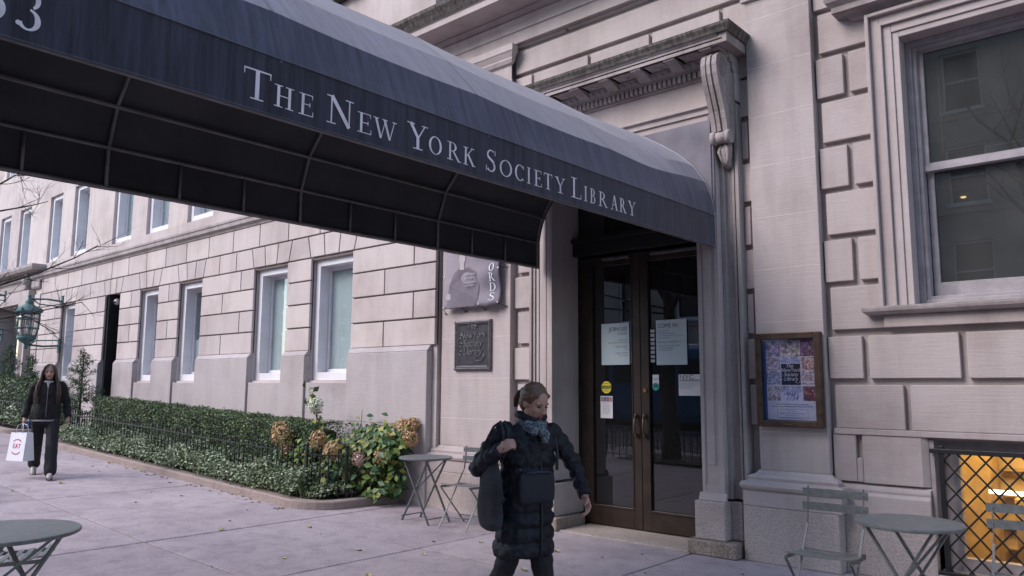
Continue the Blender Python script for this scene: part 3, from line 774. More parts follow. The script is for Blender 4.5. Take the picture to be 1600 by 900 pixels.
b=MB(); textmb(b,'AUTOMATIC',.018,-4.905,yd-.003,1.535,align='CENTER',ext=.0003); textmb(b,'DOOR',.020,-4.905,yd-.003,1.457,align='CENTER',ext=.0003); b.build('lettering',M['ink'],t)
b=MB(); textmb(b,'CAUTION',.026,-4.905,yd-.0045,1.492,align='CENTER',ext=.0003); b.build('lettering',M['yellow'],t)
s3=sheet_sign('door_notice','white notice with a row of colour pictures below the yellow sticker','x' and -4.985,-4.825,1.165,1.405,yd,M['paperw'],[
 ('PHOTO NOTICE',.013,-4.905,1.325,'CENTER','inkr')]+[(w_,.013,-4.905,1.302-i*.018,'CENTER','inkg') for i,w_ in enumerate(['By entering you','agree to be seen','in photographs','taken during','library hours','and programs'])],'notice') if False else None
s3=sheet_sign('door_notice','white notice with a row of colour pictures below the yellow sticker',-4.985,-4.825,1.165,1.405,yd,M['paperw'],
 [('WELCOME TO',.015,-4.905,1.322,'CENTER','inkr')]+[(w_,.013,-4.905,1.300-i*.018,'CENTER','inkg') for i,w_ in enumerate(['the reading rooms','open to everyone','please keep voices','low in the hall and','silence your phone','thank you'])],'notice')
for i,(cc,mn) in enumerate((((.30,.22,.10),'ochre'),((.10,.14,.35),'blue'),((.35,.10,.12),'red'),((.25,.25,.27),'grey'))):
    MB().box(-4.978+i*.038,-4.944+i*.038,yd-.003,yd-.0016,1.345,1.395).build('picture',plain('print_'+mn,cc,.6,noise=.6,scale=60),s3)
t=root('review_sticker','small white and green round emblem sticker on the right door','sticker',(-4.28,yd,1.49))
MB().prism([(-4.318,1.50),(-4.242,1.50),(-4.242,1.635),(-4.318,1.635)],'y',yd-.0012,yd).build('paper',M['paperw'],t)
MB().tube([(-4.28,yd-.0010,1.51),(-4.28,yd-.003,1.51)],.042,24).build('disc',M['teal'],t)
b=MB()
for sx in (-1,1): b.tube([(-4.28+sx*.014,yd-.003,1.513),(-4.28+sx*.014,yd-.004,1.513)],.011,12)
b.tube([(-4.305,yd-.0035,1.527),(-4.28,yd-.0035,1.535),(-4.255,yd-.0035,1.527)],.003,5); b.build('emblem',M['ink'],t)
b=MB(); textmb(b,'Recommended',.0115,-4.28,yd-.0018,1.59,align='CENTER',ext=.0003); textmb(b,'by visitors',.0115,-4.28,yd-.0018,1.575,align='CENTER',ext=.0003); b.build('lettering',M['ink'],t)
t=sheet_sign('city_notice','white city notice with black letters at the right edge of the right door',-4.01,-3.72,1.42,1.635,yd,M['paperw'],[(w_,.013,-4.0,1.555-i*.02,'LEFT','inkg') for i,w_ in enumerate(['Certificate posted for public view at this entrance','This building is inspected and open to visitors','Hours and rules are displayed','Office of public buildings'])],'notice')
b=MB(); textmb(b,'NYC',.062,-4.0,yd-.0024,1.587,align='LEFT',ext=.0004,sx=1.25); b.box(-4.0,-3.73,yd-.0026,yd-.0018,1.573,1.581); b.build('emblem',M['ink'],t)

# ================================================================== POSTER CASE on the pilaster
PC=root('poster_case','dark bronze glazed display case holding a library poster on the right pilaster','display case',(-2.69,YPI,1.16))
PX0,PX1,PZ0,PZ1=-2.985,-2.405,1.165,1.985
yc=YPI-.075
b=MB(); b.box(PX0,PX1,YPI-.012,YPI-.002,PZ0,PZ1)
for (a,c,d,e) in ((PX0,PX0+.055,PZ0,PZ1),(PX1-.055,PX1,PZ0,PZ1),(PX0+.055,PX1-.055,PZ0,PZ0+.055),(PX0+.055,PX1-.055,PZ1-.055,PZ1)): b.box(a,c,yc,YPI-.002,d,e)
b.build('case_frame',M['bronzeL'] if False else plain('case_bronze',(.085,.055,.042),.45,metal=.45,noise=.35,scale=12),PC,bevel=.006)
b=MB()
for (a,c,d,e) in ((PX0+.012,PX0+.016,PZ0+.01,PZ1-.01),(PX1-.016,PX1-.012,PZ0+.01,PZ1-.01),(PX0+.016,PX1-.016,PZ0+.01,PZ0+.014),(PX0+.016,PX1-.016,PZ1-.014,PZ1-.01)): b.box(a,c,yc-.003,yc,d,e)
for (x,z) in ((PX0+.02,PZ0+.13),(PX1-.02,PZ0+.13),(PX0+.03,PZ1-.03),(PX1-.03,PZ1-.03)): b.tube([(x,yc-.004,z-.012),(x,yc-.004,z+.012)],.005,8)
b.tube([(-2.73,yc-.006,PZ0+.03),(-2.69,yc-.012,PZ0+.022),(-2.65,yc-.006,PZ0+.03)],.005,8)
b.build('trim',M['bronzeL'],PC)
MB().box(PX0+.055,PX1-.055,YPI-.016,YPI-.0125,PZ0+.055,PZ1-.055).build('backing',plain('case_blue_backing',(.03,.13,.34),.6),PC)
X_0,X_1,Z_0,Z_1=PX0+.082,PX1-.062,PZ0+.06,PZ1-.062
pp=MB().box(X_0,X_1,YPI-.022,YPI-.0185,Z_0,Z_1).build('poster',M['paperw'],PC)
W_=X_1-X_0; H_=Z_1-Z_0
def pt(u,v): return X_0+u*W_, Z_0+v*H_
tiles=[((.0,.79),(.30,1),(.36,.30,.38)),((.31,.79),(.70,1),(.40,.33,.28)),((.71,.79),(1,1),(.20,.10,.14)),
((.0,.62),(.29,.78),(.45,.36,.42)),((.0,.44),(.29,.61),(.34,.34,.46)),((.72,.62),(1,.78),(.50,.30,.26)),((.72,.44),(1,.61),(.48,.38,.40)),
((.02,.24),(.28,.42),(.52,.45,.40)),((.74,.24),(1,.42),(.20,.08,.08))]
for i,(a,c,cc) in enumerate(tiles):
    m,nt,bb=newmat('poster_photo'); geo=N(nt,'ShaderNodeNewGeometry'); v=N(nt,'ShaderNodeTexVoronoi',inp={'Scale':28+3*i}); nt.links.new(geo.outputs['Position'],v.inputs['Vector'])
    n=N(nt,'ShaderNodeTexNoise',inp={'Scale':30+4*i,'Detail':3}); nt.links.new(geo.outputs['Position'],n.inputs['Vector'])
    c1=mixc(nt,.35,mixc(nt,.22,ramp(nt,n.outputs['Fac'],[(.35,tuple(x*.25 for x in cc)),(.5,cc),(.65,tuple(min(1,x*2.6+.12) for x in cc))]),v.outputs['Color'],'OVERLAY'),cc)
    nt.links.new(c1,bb.inputs['Base Color'])
    xa,za=pt(*a); xb,zb=pt(*c); MB().box(xa,xb,YPI-.0235,YPI-.0222,za,zb).build('picture',m,pp)
xa,za=pt(.31,.435); xb,zb=pt(.70,.70); MB().box(xa,xb,YPI-.0235,YPI-.0222,za,zb).build('black_panel',M['ink'],pp)
yy=YPI-.024; cx=X_0+.505*W_
b=MB(); textmb(b,'ALL ARE',.037,cx,yy,pt(0,.752)[1],align='CENTER',ext=.0004); textmb(b,'WELCOME',.037,cx,yy,pt(0,.712)[1],align='CENTER',ext=.0004)
textmb(b,'NEW YORK',.035,cx,yy,pt(0,.385)[1],align='CENTER',ext=.0004); textmb(b,"CITY'S OLDEST",.032,cx,yy,pt(0,.348)[1],align='CENTER',ext=.0004); textmb(b,'LIBRARY',.035,cx,yy,pt(0,.310)[1],align='CENTER',ext=.0004)
b.build('lettering',M['inkb'],pp)
def script(mb,lines,cx,y,size,rad,facing_x=False):
    """flowing script wordmark: sheared letters with loops and swashes"""
    for (txt,z,dx) in lines:
        textmb(mb,txt,size,cx+dx,y,z,align='CENTER',ext=rad*.5,shear=.25,sx=.92)
def swash(mb,pts,y,r):
    mb.tube([(x,y,z) for x,z in pts],r,6)
b=MB(); script(b,(('The',pt(0,.652)[1],-.01),('NewYork',pt(0,.60)[1],0),('Society',pt(0,.545)[1],0),('Library',pt(0,.49)[1],0)),cx,yy-.0005,.047,.0006)
for (dz,sgn) in ((.60,-1),(.545,-1),(.49,-1)):
    zz=pt(0,dz)[1]; swash(b,[(cx-.085+.016*math.cos(t)*1.0,zz+.008+.010*math.sin(t)) for t in [i*.6 for i in range(10)]],yy-.001,.0016)
zz=pt(0,.49)[1]; swash(b,[(cx+.07,zz),(cx+.085,zz-.012),(cx+.06,zz-.024),(cx+.035,zz-.012),(cx+.055,zz-.004)],yy-.001,.0016)
b.build('wordmark',M['paperw'],pp)
b=MB(); textmb(b,'1754',.068,cx,yy,pt(0,.245)[1],align='CENTER',ext=.0004,shear=.45,sx=.8)
zc=pt(0,.19)[1]
for i,w_ in enumerate(['Take a tour of New York literary membership','open to reading, exhibition & gallery spaces for all visitors','','Hours & More','Weekdays  Morning to evening in every season','Please call ahead or visit','the front desk for a day pass and more']):
    textmb(b,w_,.0155 if i<2 else .012,X_0+W_/2,yy,zc-i*.0195,align='CENTER',ext=.0004)
b.build('lettering',M['inkb'],pp)
b=MB(); xa,za=pt(.2,.03); xb,zb=pt(.82,.135); 
for (a,c,d,e) in ((xa,xa+.0015,za,zb),(xb-.0015,xb,za,zb),(xa,xb,za,za+.0015),(xa,xb,zb-.0015,zb)): b.box(a,c,yy-.0005,yy+.001,d,e)
b.build('ruled_box',M['inkg'],pp)
MB().box(PX0+.053,PX1-.053,yc+.02,yc+.023,PZ0+.053,PZ1-.053).build('glass',M['caseglass'],PC)

# ================================================================== PLAQUE
PQ=root('wall_plaque','dark bronze plaque with raised script and beaded border on the left pilaster','plaque',(-6.59,YPI,1.70))
qx0,qx1,qz0,qz1=-6.90,-6.285,1.695,2.305
b=MB(); b.box(qx0+.05,qx1-.05,YPI-.02,YPI-.001,qz0+.05,qz1-.05); b.build('plate',M['sign'],PQ)
b=MB()
pr_=[(.0,0),(0,.028),(.018,.04),(.03,.036),(.038,.045),(.052,.03),(.06,.02),(.06,0)]
for (sx,sz) in ((0,0),):
    # mitred frame built as lofted rings
    rings=[]
    for (d,h) in pr_: rings.append([(qx0+d,YPI-h,qz0+d),(qx1-d,YPI-h,qz0+d),(qx1-d,YPI-h,qz1-d),(qx0+d,YPI-h,qz1-d)])
    n=4; base=len(b.v)
    for r in rings: b.v+=r
    for i in range(len(rings)-1):
        for k in range(4): b.f.append((base+i*4+k,base+i*4+(k+1)%4,base+(i+1)*4+(k+1)%4,base+(i+1)*4+k)); b.sm.append(False)
nb=30
for i in range(nb):
    t_=(i+.5)/nb
    for (x,z) in ((qx0+t_*(qx1-qx0),qz0+.022),(qx0+t_*(qx1-qx0),qz1-.022),(qx0+.022,qz0+t_*(qz1-qz0)),(qx1-.022,qz0+t_*(qz1-qz0))): b.ell((x,YPI-.040,z),(.0085,.006,.0085),6,4)
b.build('border',M['signl'],PQ)
b=MB(); cx=-6.59; yq=YPI-.022
script(b,(('The',2.195,-.02),('NewYork',2.085,0),('Society',1.985,0),('Library',1.885,0)),cx,yq,.118,.012)
for zz in (2.09,1.99,1.89): swash(b,[(cx-.205+.030*math.cos(t),zz+.02+.024*math.sin(t)) for t in [i*.55 for i in range(11)]],yq-.003,.0042)
swash(b,[(cx+.17,1.885),(cx+.20,1.855),(cx+.16,1.815),(cx+.07,1.81),(cx+.03,1.84),(cx+.10,1.87)],yq-.003,.0042)
swash(b,[(cx-.10,2.20),(cx-.07,2.245),(cx+.02,2.25),(cx+.08,2.225)],yq-.003,.0042)
textmb(b,'FOUNDED 1754',.033,cx,yq,1.775,align='CENTER',ext=.003,sx=1.15)
b.build('raised_script',M['signl'],PQ)

# ================================================================== BANNER
BN=root('exhibition_banner','grey printed banner tied to the pilaster with white letters running down its right side','banner',(-6.55,YPI-.09,2.46))
bm,nt,bb=newmat('banner_print'); bb.inputs['Roughness'].default_value=.6
geo=N(nt,'ShaderNodeNewGeometry'); n=N(nt,'ShaderNodeTexNoise',inp={'Scale':2.2,'Detail':5}); nt.links.new(geo.outputs['Position'],n.inputs['Vector'])
sx_=N(nt,'ShaderNodeSeparateXYZ'); nt.links.new(geo.outputs['Position'],sx_.inputs[0]); mr=N(nt,'ShaderNodeMapRange',inp={'From Min':-6.6,'From Max':-6.25}); nt.links.new(sx_.outputs[0],mr.inputs[0])
c1=ramp(nt,n.outputs['Fac'],[(.35,(.17,.14,.17)),(.65,(.28,.24,.27))]); nt.links.new(mixc(nt,mr.outputs[0],c1,(.12,.10,.135)),bb.inputs['Base Color'])
bx0,bx1,bz0,bz1=-7.045,-6.095,2.455,3.75
def bwave(x,z): return YPI-.085+.012*math.sin((x+z*.8)*9)*(.3+(x-bx0))-.02*math.exp(-((x-bx1+.15)**2)*30)*math.sin(z*16)
b=MB(); nx,nz=24,24; base=0
for i in range(nx+1):
    for j in range(nz+1):
        x=bx0+(bx1-bx0)*i/nx; z=bz0+(bz1-bz0)*j/nz+.008*math.sin(i*.9); b.v.append((x,bwave(x,z),z))
for i in range(nx):
    for j in range(nz): a=i*(nz+1)+j; b.f.append((a,a+nz+1,a+nz+2,a+1)); b.sm.append(True)
ob=b.build('printed_sheet',bm,BN); md=ob.modifiers.new('t','SOLIDIFY'); md.thickness=.003
b=MB()
def onb(mb,poly,d=.004):
    vs=[(x,bwave(x,z)-d,z) for x,z in poly]; mb.add(vs,[tuple(range(len(vs)))])
def blob(cx,cz,rx,rz,n=18,rot=0): return [(cx+rx*math.cos(t)*math.cos(rot)-rz*math.sin(t)*math.sin(rot),cz+rx*math.cos(t)*math.sin(rot)+rz*math.sin(t)*math.cos(rot)) for t in [2*math.pi*i/n for i in range(n)]]
onb(b,[(-6.99,2.47),(-6.95,2.75),(-6.86,2.90),(-6.76,2.955),(-6.70,2.94),(-6.60,2.955),(-6.48,2.88),(-6.42,2.72),(-6.44,2.55),(-6.50,2.47)],.004)
b.build('figure_picture',plain('banner_grey',(.13,.105,.13),.6,noise=.3,scale=6),BN)
b=MB(); onb(b,blob(-6.715,3.07,.052,.085),.006); onb(b,[(-6.745,3.03),(-6.685,3.03),(-6.675,2.93),(-6.755,2.93)],.0065); onb(b,blob(-6.955,2.61,.05,.04),.006); onb(b,blob(-6.66,2.53,.10,.035,rot=.25),.006)
b.build('figure_skin_picture',plain('banner_pale_grey',(.38,.32,.34),.6,noise=.15,scale=9),BN)
b=MB(); textmb(b,'OPEN NOW',.042,-6.57,YPI-.108,2.845,align='CENTER',ext=.001,sx=.8); textmb(b,'SEPTEMBER 17',.036,-6.57,YPI-.108,2.80,align='CENTER',ext=.001,sx=.8)
for i,w_ in enumerate(['The Library Exhibition','Members Gallery']): textmb(b,w_,.028,-6.57,YPI-.108,2.75-i*.036,align='CENTER',ext=.001,sx=.85)
b.build('small_lettering',plain('banner_pale_ink',(.36,.32,.36),.6),BN)
# --- serif alphabet drawn with strokes
TH,TN=.155,.045
def glyph(ch):
    S=[]
    def L(x0,y0,x1,y1,w): S.append(('l',x0,y0,x1,y1,w,w))
    def T(x0,y0,x1,y1,w0,w1): S.append(('l',x0,y0,x1,y1,w0,w1))
    def A(cx,cy,rx,ry,a0,a1,thin=TN,thick=TH*1.05): S.append(('a',cx,cy,rx,ry,a0,a1,thin,thick))
    def stem(x,y0=0,y1=1,w=TH,s0=True,s1=True,sw=.15):
        L(x,y0,x,y1,w)
        if s0: L(x-w/2-sw,y0+TN/2,x+w/2+sw,y0+TN/2,TN); S.append(('t',x-w/2-.05,y0+TN,x+w/2+.05,y0+TN,.05))
        if s1: L(x-w/2-sw,y1-TN/2,x+w/2+sw,y1-TN/2,TN)
    if ch=='T': W=.95; stem(.475,s1=False); L(0.0,1-TN/2,.95,1-TN/2,TN*1.3); T(.02,1,.02,.78,.05,.03); T(.93,1,.93,.78,.05,.03)
    elif ch=='H': W=1.05; stem(.22); stem(.83); L(.22,.52,.83,.52,TN)
    elif ch=='E': W=.82; stem(.22); L(.2,1-TN/2,.76,1-TN/2,TN); L(.2,TN/2,.80,TN/2,TN); L(.2,.52,.62,.52,TN); T(.745,1,.745,.80,.05,.03); T(.79,0,.80,.24,.05,.03); L(.61,.42,.61,.62,TN)
    elif ch=='N': W=1.12; L(.2,0,.2,1,.06); L(.02,TN/2,.38,TN/2,TN); L(0,1-TN/2,.22,1-TN/2,TN); T(.2,1,.93,0,TH*1.05,TH*1.05); L(.93,0,.93,1,.06); L(.76,1-TN/2,1.1,1-TN/2,TN)
    elif ch=='W': W=1.4; T(.16,1,.46,0,TH,TH*.8); T(.46,0,.72,.95,.055,.05); T(.66,1,.98,0,TH,TH*.8); T(.98,0,1.26,1,.055,.05); L(.0,1-TN/2,.34,1-TN/2,TN); L(.52,1-TN/2,.84,1-TN/2,TN); L(1.12,1-TN/2,1.4,1-TN/2,TN)
    elif ch=='Y': W=1.0; stem(.52,0,.48,s1=False); T(.17,1,.53,.44,TH,TH*.9); T(.86,1,.53,.44,.06,.06); L(0,1-TN/2,.36,1-TN/2,TN); L(.70,1-TN/2,1.0,1-TN/2,TN)
    elif ch=='O': W=1.05; A(.525,.5,.45,.495,0,360)
    elif ch=='C': W=.95; A(.52,.5,.44,.495,48,312); T(.84,.98,.84,.72,.03,.05); T(.84,.02,.80,.16,.03,.04)
    elif ch=='R': W=1.0; stem(.22,sw=.13); A(.42,.745,.26,.235,-90,90); L(.2,1-TN/2,.44,1-TN/2,TN); L(.2,.51,.44,.51,TN); T(.44,.52,.86,.0,TH*.85,TH*.85); L(.8,TN/2,1.02,TN/2,TN)
    elif ch=='K': W=1.05; stem(.22,sw=.13); T(.24,.45,.78,1,.06,.06); T(.40,.62,.88,0,TH*.95,TH*.95); L(.62,1-TN/2,.94,1-TN/2,TN); L(.76,TN/2,1.06,TN/2,TN)
    elif ch=='S': W=.72; A(.37,.745,.26,.235,50,215,.05,.10); A(.36,.26,.28,.24,-145,50,.05,.12); T(.17,.66,.54,.44,.12,.13); T(.60,.98,.60,.76,.03,.05); T(.08,.02,.08,.26,.03,.05)
    elif ch=='I': W=.42; stem(.21,sw=.13)
    elif ch=='L': W=.82; stem(.22,s0=True,sw=.14); L(.2,TN/2,.78,TN/2,TN); T(.77,0,.79,.26,.05,.03)
    elif ch=='B': W=.86; stem(.22,sw=.1); A(.42,.755,.23,.225,-90,90); A(.44,.27,.30,.25,-90,90); L(.2,1-TN/2,.44,1-TN/2,TN); L(.2,TN/2,.46,TN/2,TN); L(.2,.52,.44,.52,TN)
    elif ch=='A': W=1.02; T(.5,1.02,.20,0,.055,.055); T(.5,1.02,.82,0,TH*.9,TH); L(.28,.36,.70,.36,TN); L(.04,TN/2,.34,TN/2,TN); L(.66,TN/2,1.0,TN/2,TN)
    elif ch=='D': W=1.0; stem(.22,sw=.1); A(.40,.5,.5,.48,-90,90); L(.2,1-TN/2,.42,1-TN/2,TN); L(.2,TN/2,.42,TN/2,TN)
    elif ch=='3': W=.72; A(.33,.74,.25,.235,-70,165,.05,.12); A(.30,.24,.32,.27,-150,85,.05,.14); S.append(('d',.06,.10,.06))
    elif ch=='5': W=.72; A(.28,.30,.32,.30,-140,110,.05,.14); L(.16,.95,.60,.95,.09); T(.18,.95,.13,.55,.05,.05); S.append(('d',.06,.08,.06))
    return W,S
def draw(mb,ch,a,b_,z0,h,mapf,depth=.0012):
    """draw glyph between a and b_ (horizontal extent) at baseline z0, height h; mapf(u,z,d)->xyz"""
    W,S=glyph(ch); sx=(b_-a)/W; k=0
    def quad(pts,k):
        n=len(pts); d0=.0004+k*.00012
        vs=[mapf(a+p[0]*sx,z0+p[1]*h,d0) for p in pts]; mb.add(vs,[tuple(range(n))])
    for s in S:
        k+=1
        if s[0]=='l':
            _,x0,y0,x1,y1,w0,w1=s; X0_,X1_=x0*sx,x1*sx; Y0_,Y1_=y0*h,y1*h; d=math.hypot(X1_-X0_,Y1_-Y0_); nx_,ny_=-(Y1_-Y0_)/d,(X1_-X0_)/d
            vert=abs(X1_-X0_)<.6*abs(Y1_-Y0_)
            def off(x,y,w,sg):
                ww=w*h*.92
                if vert and abs(ny_)<.75: return ((x*sx+sg*ww/2/abs(nx_))/sx,y)
                return ((x*sx+nx_*ww/2*sg)/sx,(y*h+ny_*ww/2*sg)/h)
            quad([off(x0,y0,w0,1),off(x0,y0,w0,-1),off(x1,y1,w1,-1),off(x1,y1,w1,1)],k)
        elif s[0]=='a':
            _,cx,cy,rx,ry,a0,a1,tn,tk=s; n=max(6,int(abs(a1-a0)/12))
            P=[]
            for i in range(n+1):
                t=R(a0+(a1-a0)*i/n); w_=(tn+(tk-tn)*abs(math.cos(t))**1.4)*h*.92
                P.append(((cx*sx+math.cos(t)*(rx*sx))/sx,cy+math.sin(t)*ry,(cx*sx+math.cos(t)*max(rx*sx-w_,.001))/sx,cy+math.sin(t)*max(ry-w_/h,.001)))
            for i in range(n): quad([(P[i][0],P[i][1]),(P[i+1][0],P[i+1][1]),(P[i+1][2],P[i+1][3]),(P[i][2],P[i][3])],k)
        elif s[0]=='d':
            quad([(s[1]+s[3]*math.cos(t)*h/sx,s[2]+s[3]*math.sin(t)) for t in [i*math.pi/6 for i in range(12)]],k)
    return mb
b=MB()
for i,ch in enumerate('ORDS'):
    zz=2.868-i*.118; draw(b,ch,-6.272,-6.168,zz,.102,lambda u,z,d:(u,bwave(u,z)-.008-d,z))
b.build('large_lettering',M['paperw'],BN)
b=MB()
for (x,z,dx,dz) in ((bx0+.01,2.46,-.05,-.05),(-6.76,2.465,.04,-.05),(-6.42,2.47,.03,-.05),(-6.12,2.475,.07,-.035),(bx0,2.87,-.055,.0),(-6.10,2.90,.05,.01),(bx0,3.2,-.05,0),(-6.10,3.3,.05,0)):
    b.tube([(x,bwave(x,z)-.01,z+.012),(x+dx*.5,YPI-.06,z+dz*.3),(x+dx,YPI-.003,z+dz)],.004,5)
    b.tube([(x+dx-.018,YPI-.012,z+dz-.004),(x+dx+.018,YPI-.012,z+dz+.006)],.005,5)
b.build('tie',M['ink'],BN)
b=MB()
for (x,z) in ((bx0+.01,2.475),(-6.76,2.48),(-6.42,2.485),(-6.12,2.49),(bx0+.008,2.87),(-6.105,2.90)): b.tube([(x,bwave(x,z)-.004,z),(x,bwave(x,z)-.008,z)],.011,10)
b.build('grommet',M['white'],BN)

# ================================================================== LEFT STONE BUILDING
LB=root('stone_building','long pale stone building with rusticated ground floor and rows of white framed windows','building',(-15,6.85,0))
YF,YG,YLP=6.66,6.70,6.60
lw=[(-9.99,-8.95),(-11.63,-10.63),(-14.31,-13.41),(-16.02,-15.18),(-20.42,-19.53)]
lwh=[(a,c,1.58,3.40) for a,c in lw]; ldoor=(-17.80,-17.0,.3,3.47)
up=[(-9.99,-8.95),(-11.63,-10.63),(-14.22,-13.22),(-16.02,-15.02),(-17.75,-16.75),(-20.2,-19.25),(-21.88,-21.0),(-24.25,-23.35),(-25.95,-25.05),(-27.6,-26.7),(-30.,-29.1),(-32,-31.1)]
uph=[(a,c,4.57,6.30) for a,c in up]+[(a+.1,c-.1,7.42,9.0) for a,c in up]
b=MB(); plate(b,-21.95,-7.2,0,4.2,YG,7.1,lwh+[ldoor]); plate(b,-34,-7.34,4.2,11,YG-.005,7.1,uph); 
b.build('wall',M['limeL'],LB)
# dark joint bed only shows in the channels: thin sheet just proud of the wall
b=MB(); plate(b,-21.95,-7.2,2.03,4.19,YG-.004,YG+.02,lwh+[ldoor]); b.build('joint_bed',M['recessL'],LB)
b=MB(); zc=[2.03,2.385,2.745,3.10,3.445]; gw=.022
hol=lwh+[ldoor]
for ci in range(4):
    z0,z1=zc[ci],zc[ci+1]-gw
    for (a,c) in free(-21.93,-7.21,z0,z1,hol):
        Lx=c-a; x=c; k=ci%2
        if Lx<.75: b.box(a,c,YF,YG,z0,z1); continue
        edges=[c]
        t_=[.42,1.12] if k else [1.02,.62]
        i=0
        while edges[-1]-t_[i%2]>a+.28: edges.append(edges[-1]-t_[i%2]); i+=1
        edges.append(a)
        for e0,e1 in zip(edges[1:],edges[:-1]): b.box(e0+(gw/2 if e0!=a else 0),e1-(gw/2 if e1!=c else 0),YF,YG,z0,z1)
# voussoir course with flat arches
z0,z1=3.445,3.79-gw
ops=sorted(lw+[(ldoor[0],ldoor[1])]); js=[]
for a,c in ops:
    cx=(a+c)/2; hw=(c-a)/2
    js+= [(cx-hw-.02,cx-hw-.10),(cx-hw/3,cx-hw/3-.035),(cx+hw/3,cx+hw/3+.035),(cx+hw+.02,cx+hw+.10)]
js=[(-21.93,-21.93)]+js
full=[js[0]]
for j in js[1:]:
    while j[0]-full[-1][0]>1.0:
        n_=math.ceil((j[0]-full[-1][0])/.85); xx=full[-1][0]+(j[0]-full[-1][0])/n_; full.append((xx,xx))
    full.append(j)
while -7.21-full[-1][0]>1.2: xx=full[-1][0]+.95; full.append((xx,xx))
full.append((-7.21,-7.21))
for p,q in zip(full[:-1],full[1:]):
    e=gw/2; b.prism([(p[0]+e,z0),(q[0]-e,z0),(q[1]-e,z1),(p[1]+e,z1)],'y',YF,YG)
z0,z1=3.79,4.16; x=-7.21
while x>-21.9:
    x2=max(-21.93,x-.86); b.box(x2+gw/2,x-gw/2,YF,YG,z0,z1); x=x2
b.build('rusticated_block',M['limeL'],LB,bevel=.006)
# band moulding and plinth
b=MB(); molding(b,-21.95,-7.2,[(.02,4.165),(.05,4.17),(.06,4.20),(.11,4.235),(.115,4.30),(.13,4.31),(.13,4.35),(.0,4.375)],YG); molding(b,-34,-21.95,[(.02,4.165),(.05,4.17),(.06,4.20),(.11,4.235),(.115,4.30),(.13,4.31),(.13,4.35),(.0,4.375)],YG)
b.build('band_moulding',M['carved'],LB)
b=MB()
segs=free(-21.93,-7.28,1.0,1.9,lwh+[ldoor])
for a,c in segs:
    b.box(a,c,YLP,YG,0,1.95); b.prism([(YLP,1.952),(YG,1.952),(YG,2.03),(YF,2.025)],'x',a,c)
for (a,c,z0,z1) in lwh: b.box(a,c,YLP+.035,YG,0,z0-.03)
b.build('plinth',stone('plinth_stone',(.42,.375,.38),var=.08,streak=.10,speck=.12),LB,bevel=.01)
b=MB()
for z in (1.02,): b.box(-21.9,-7.3,YLP-.0012,YLP+.01,z,z+.004)
x=-8.2
while x>-21:
    x-=1.9; b.box(x,x+.004,YLP-.0012,YLP,0,1.02)
b.build('plinth_joint',M['joint'],LB)
bl=M['blind']
gx=glass('blind_glass',(.90,.94,.94),.07,(.8,.86,.88))
def lwin(a,c,z0,z1,blindfrac=1,parent=LB,mull=False,det=True):
    b=MB(); y=YG+.06 if True else 0
    b.box(a+.002,a+.11,y,7.08,z0+.002,z1-.002); b.box(c-.06,c-.002,y,7.08,z0+.002,z1-.002); b.box(a+.11,c-.06,y,7.08,z1-.10,z1-.002); b.box(a+.11,c-.06,y,7.08,z0+.002,z0+.12)
    for (p,q,r_,s_) in ((a+.11,a+.15,z0+.12,z1-.10),(c-.10,c-.06,z0+.12,z1-.10),(a+.15,c-.10,z0+.12,z0+.17),(a+.15,c-.10,z1-.15,z1-.10)): b.box(p,q,6.92,7.0,r_,s_)
    if mull: b.box(a+.15,c-.10,6.92,6.99,z1-.42,z1-.37)
    w_=b.build('window',M['white'],parent,bevel=.004 if det else 0)
    MB().box(a+.15,c-.10,6.95,6.955,z0+.17,z1-.15).build('pane',gx,w_)
    b=MB(); zb=z0+.17+(1-blindfrac if blindfrac>0 else 0)*(z1-z0); zt_=z1-.16 if blindfrac>0 else z0-blindfrac*(z1-z0)
    if det:
        zz=zb
        while zz<zt_: b.add([(a+.15,6.962,zz),(c-.10,6.962,zz),(c-.10,6.974,zz+.027),(a+.15,6.974,zz+.027)],[(0,1,2,3)]); zz+=.025
    else: b.box(a+.15,c-.10,6.962,6.97,zb,z1-.15)
    b.build('blind',bl,w_)
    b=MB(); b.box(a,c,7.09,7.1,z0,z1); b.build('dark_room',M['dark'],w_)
for i,(a,c,z0,z1) in enumerate(lwh): lwin(a,c,z0,z1,(1,1,-.42,-.5,1)[i],mull=(i==4))
for i,(a,c,z0,z1) in enumerate(uph[:12]): lwin(a,c,z0,z1,det=i<6)
for (a,c,z0,z1) in uph[12:]: lwin(a,c,z0,z1,det=False)
# dark window railing on the upper floor near the top of the picture
b=MB()
for x in np.linspace(-9.95,-9.0,9): b.tube([(x,YG-.12,7.45),(x,YG-.12,7.85)],.012,6)
b.tube([(-9.97,YG-.12,7.45),(-8.97,YG-.12,7.45)],.018,6); b.tube([(-9.97,YG-.12,7.85),(-8.97,YG-.12,7.85)],.018,6); b.box(-10,-8.95,YG-.15,YG,7.38,7.42)
b.build('window_railing',M['iron'],LB)
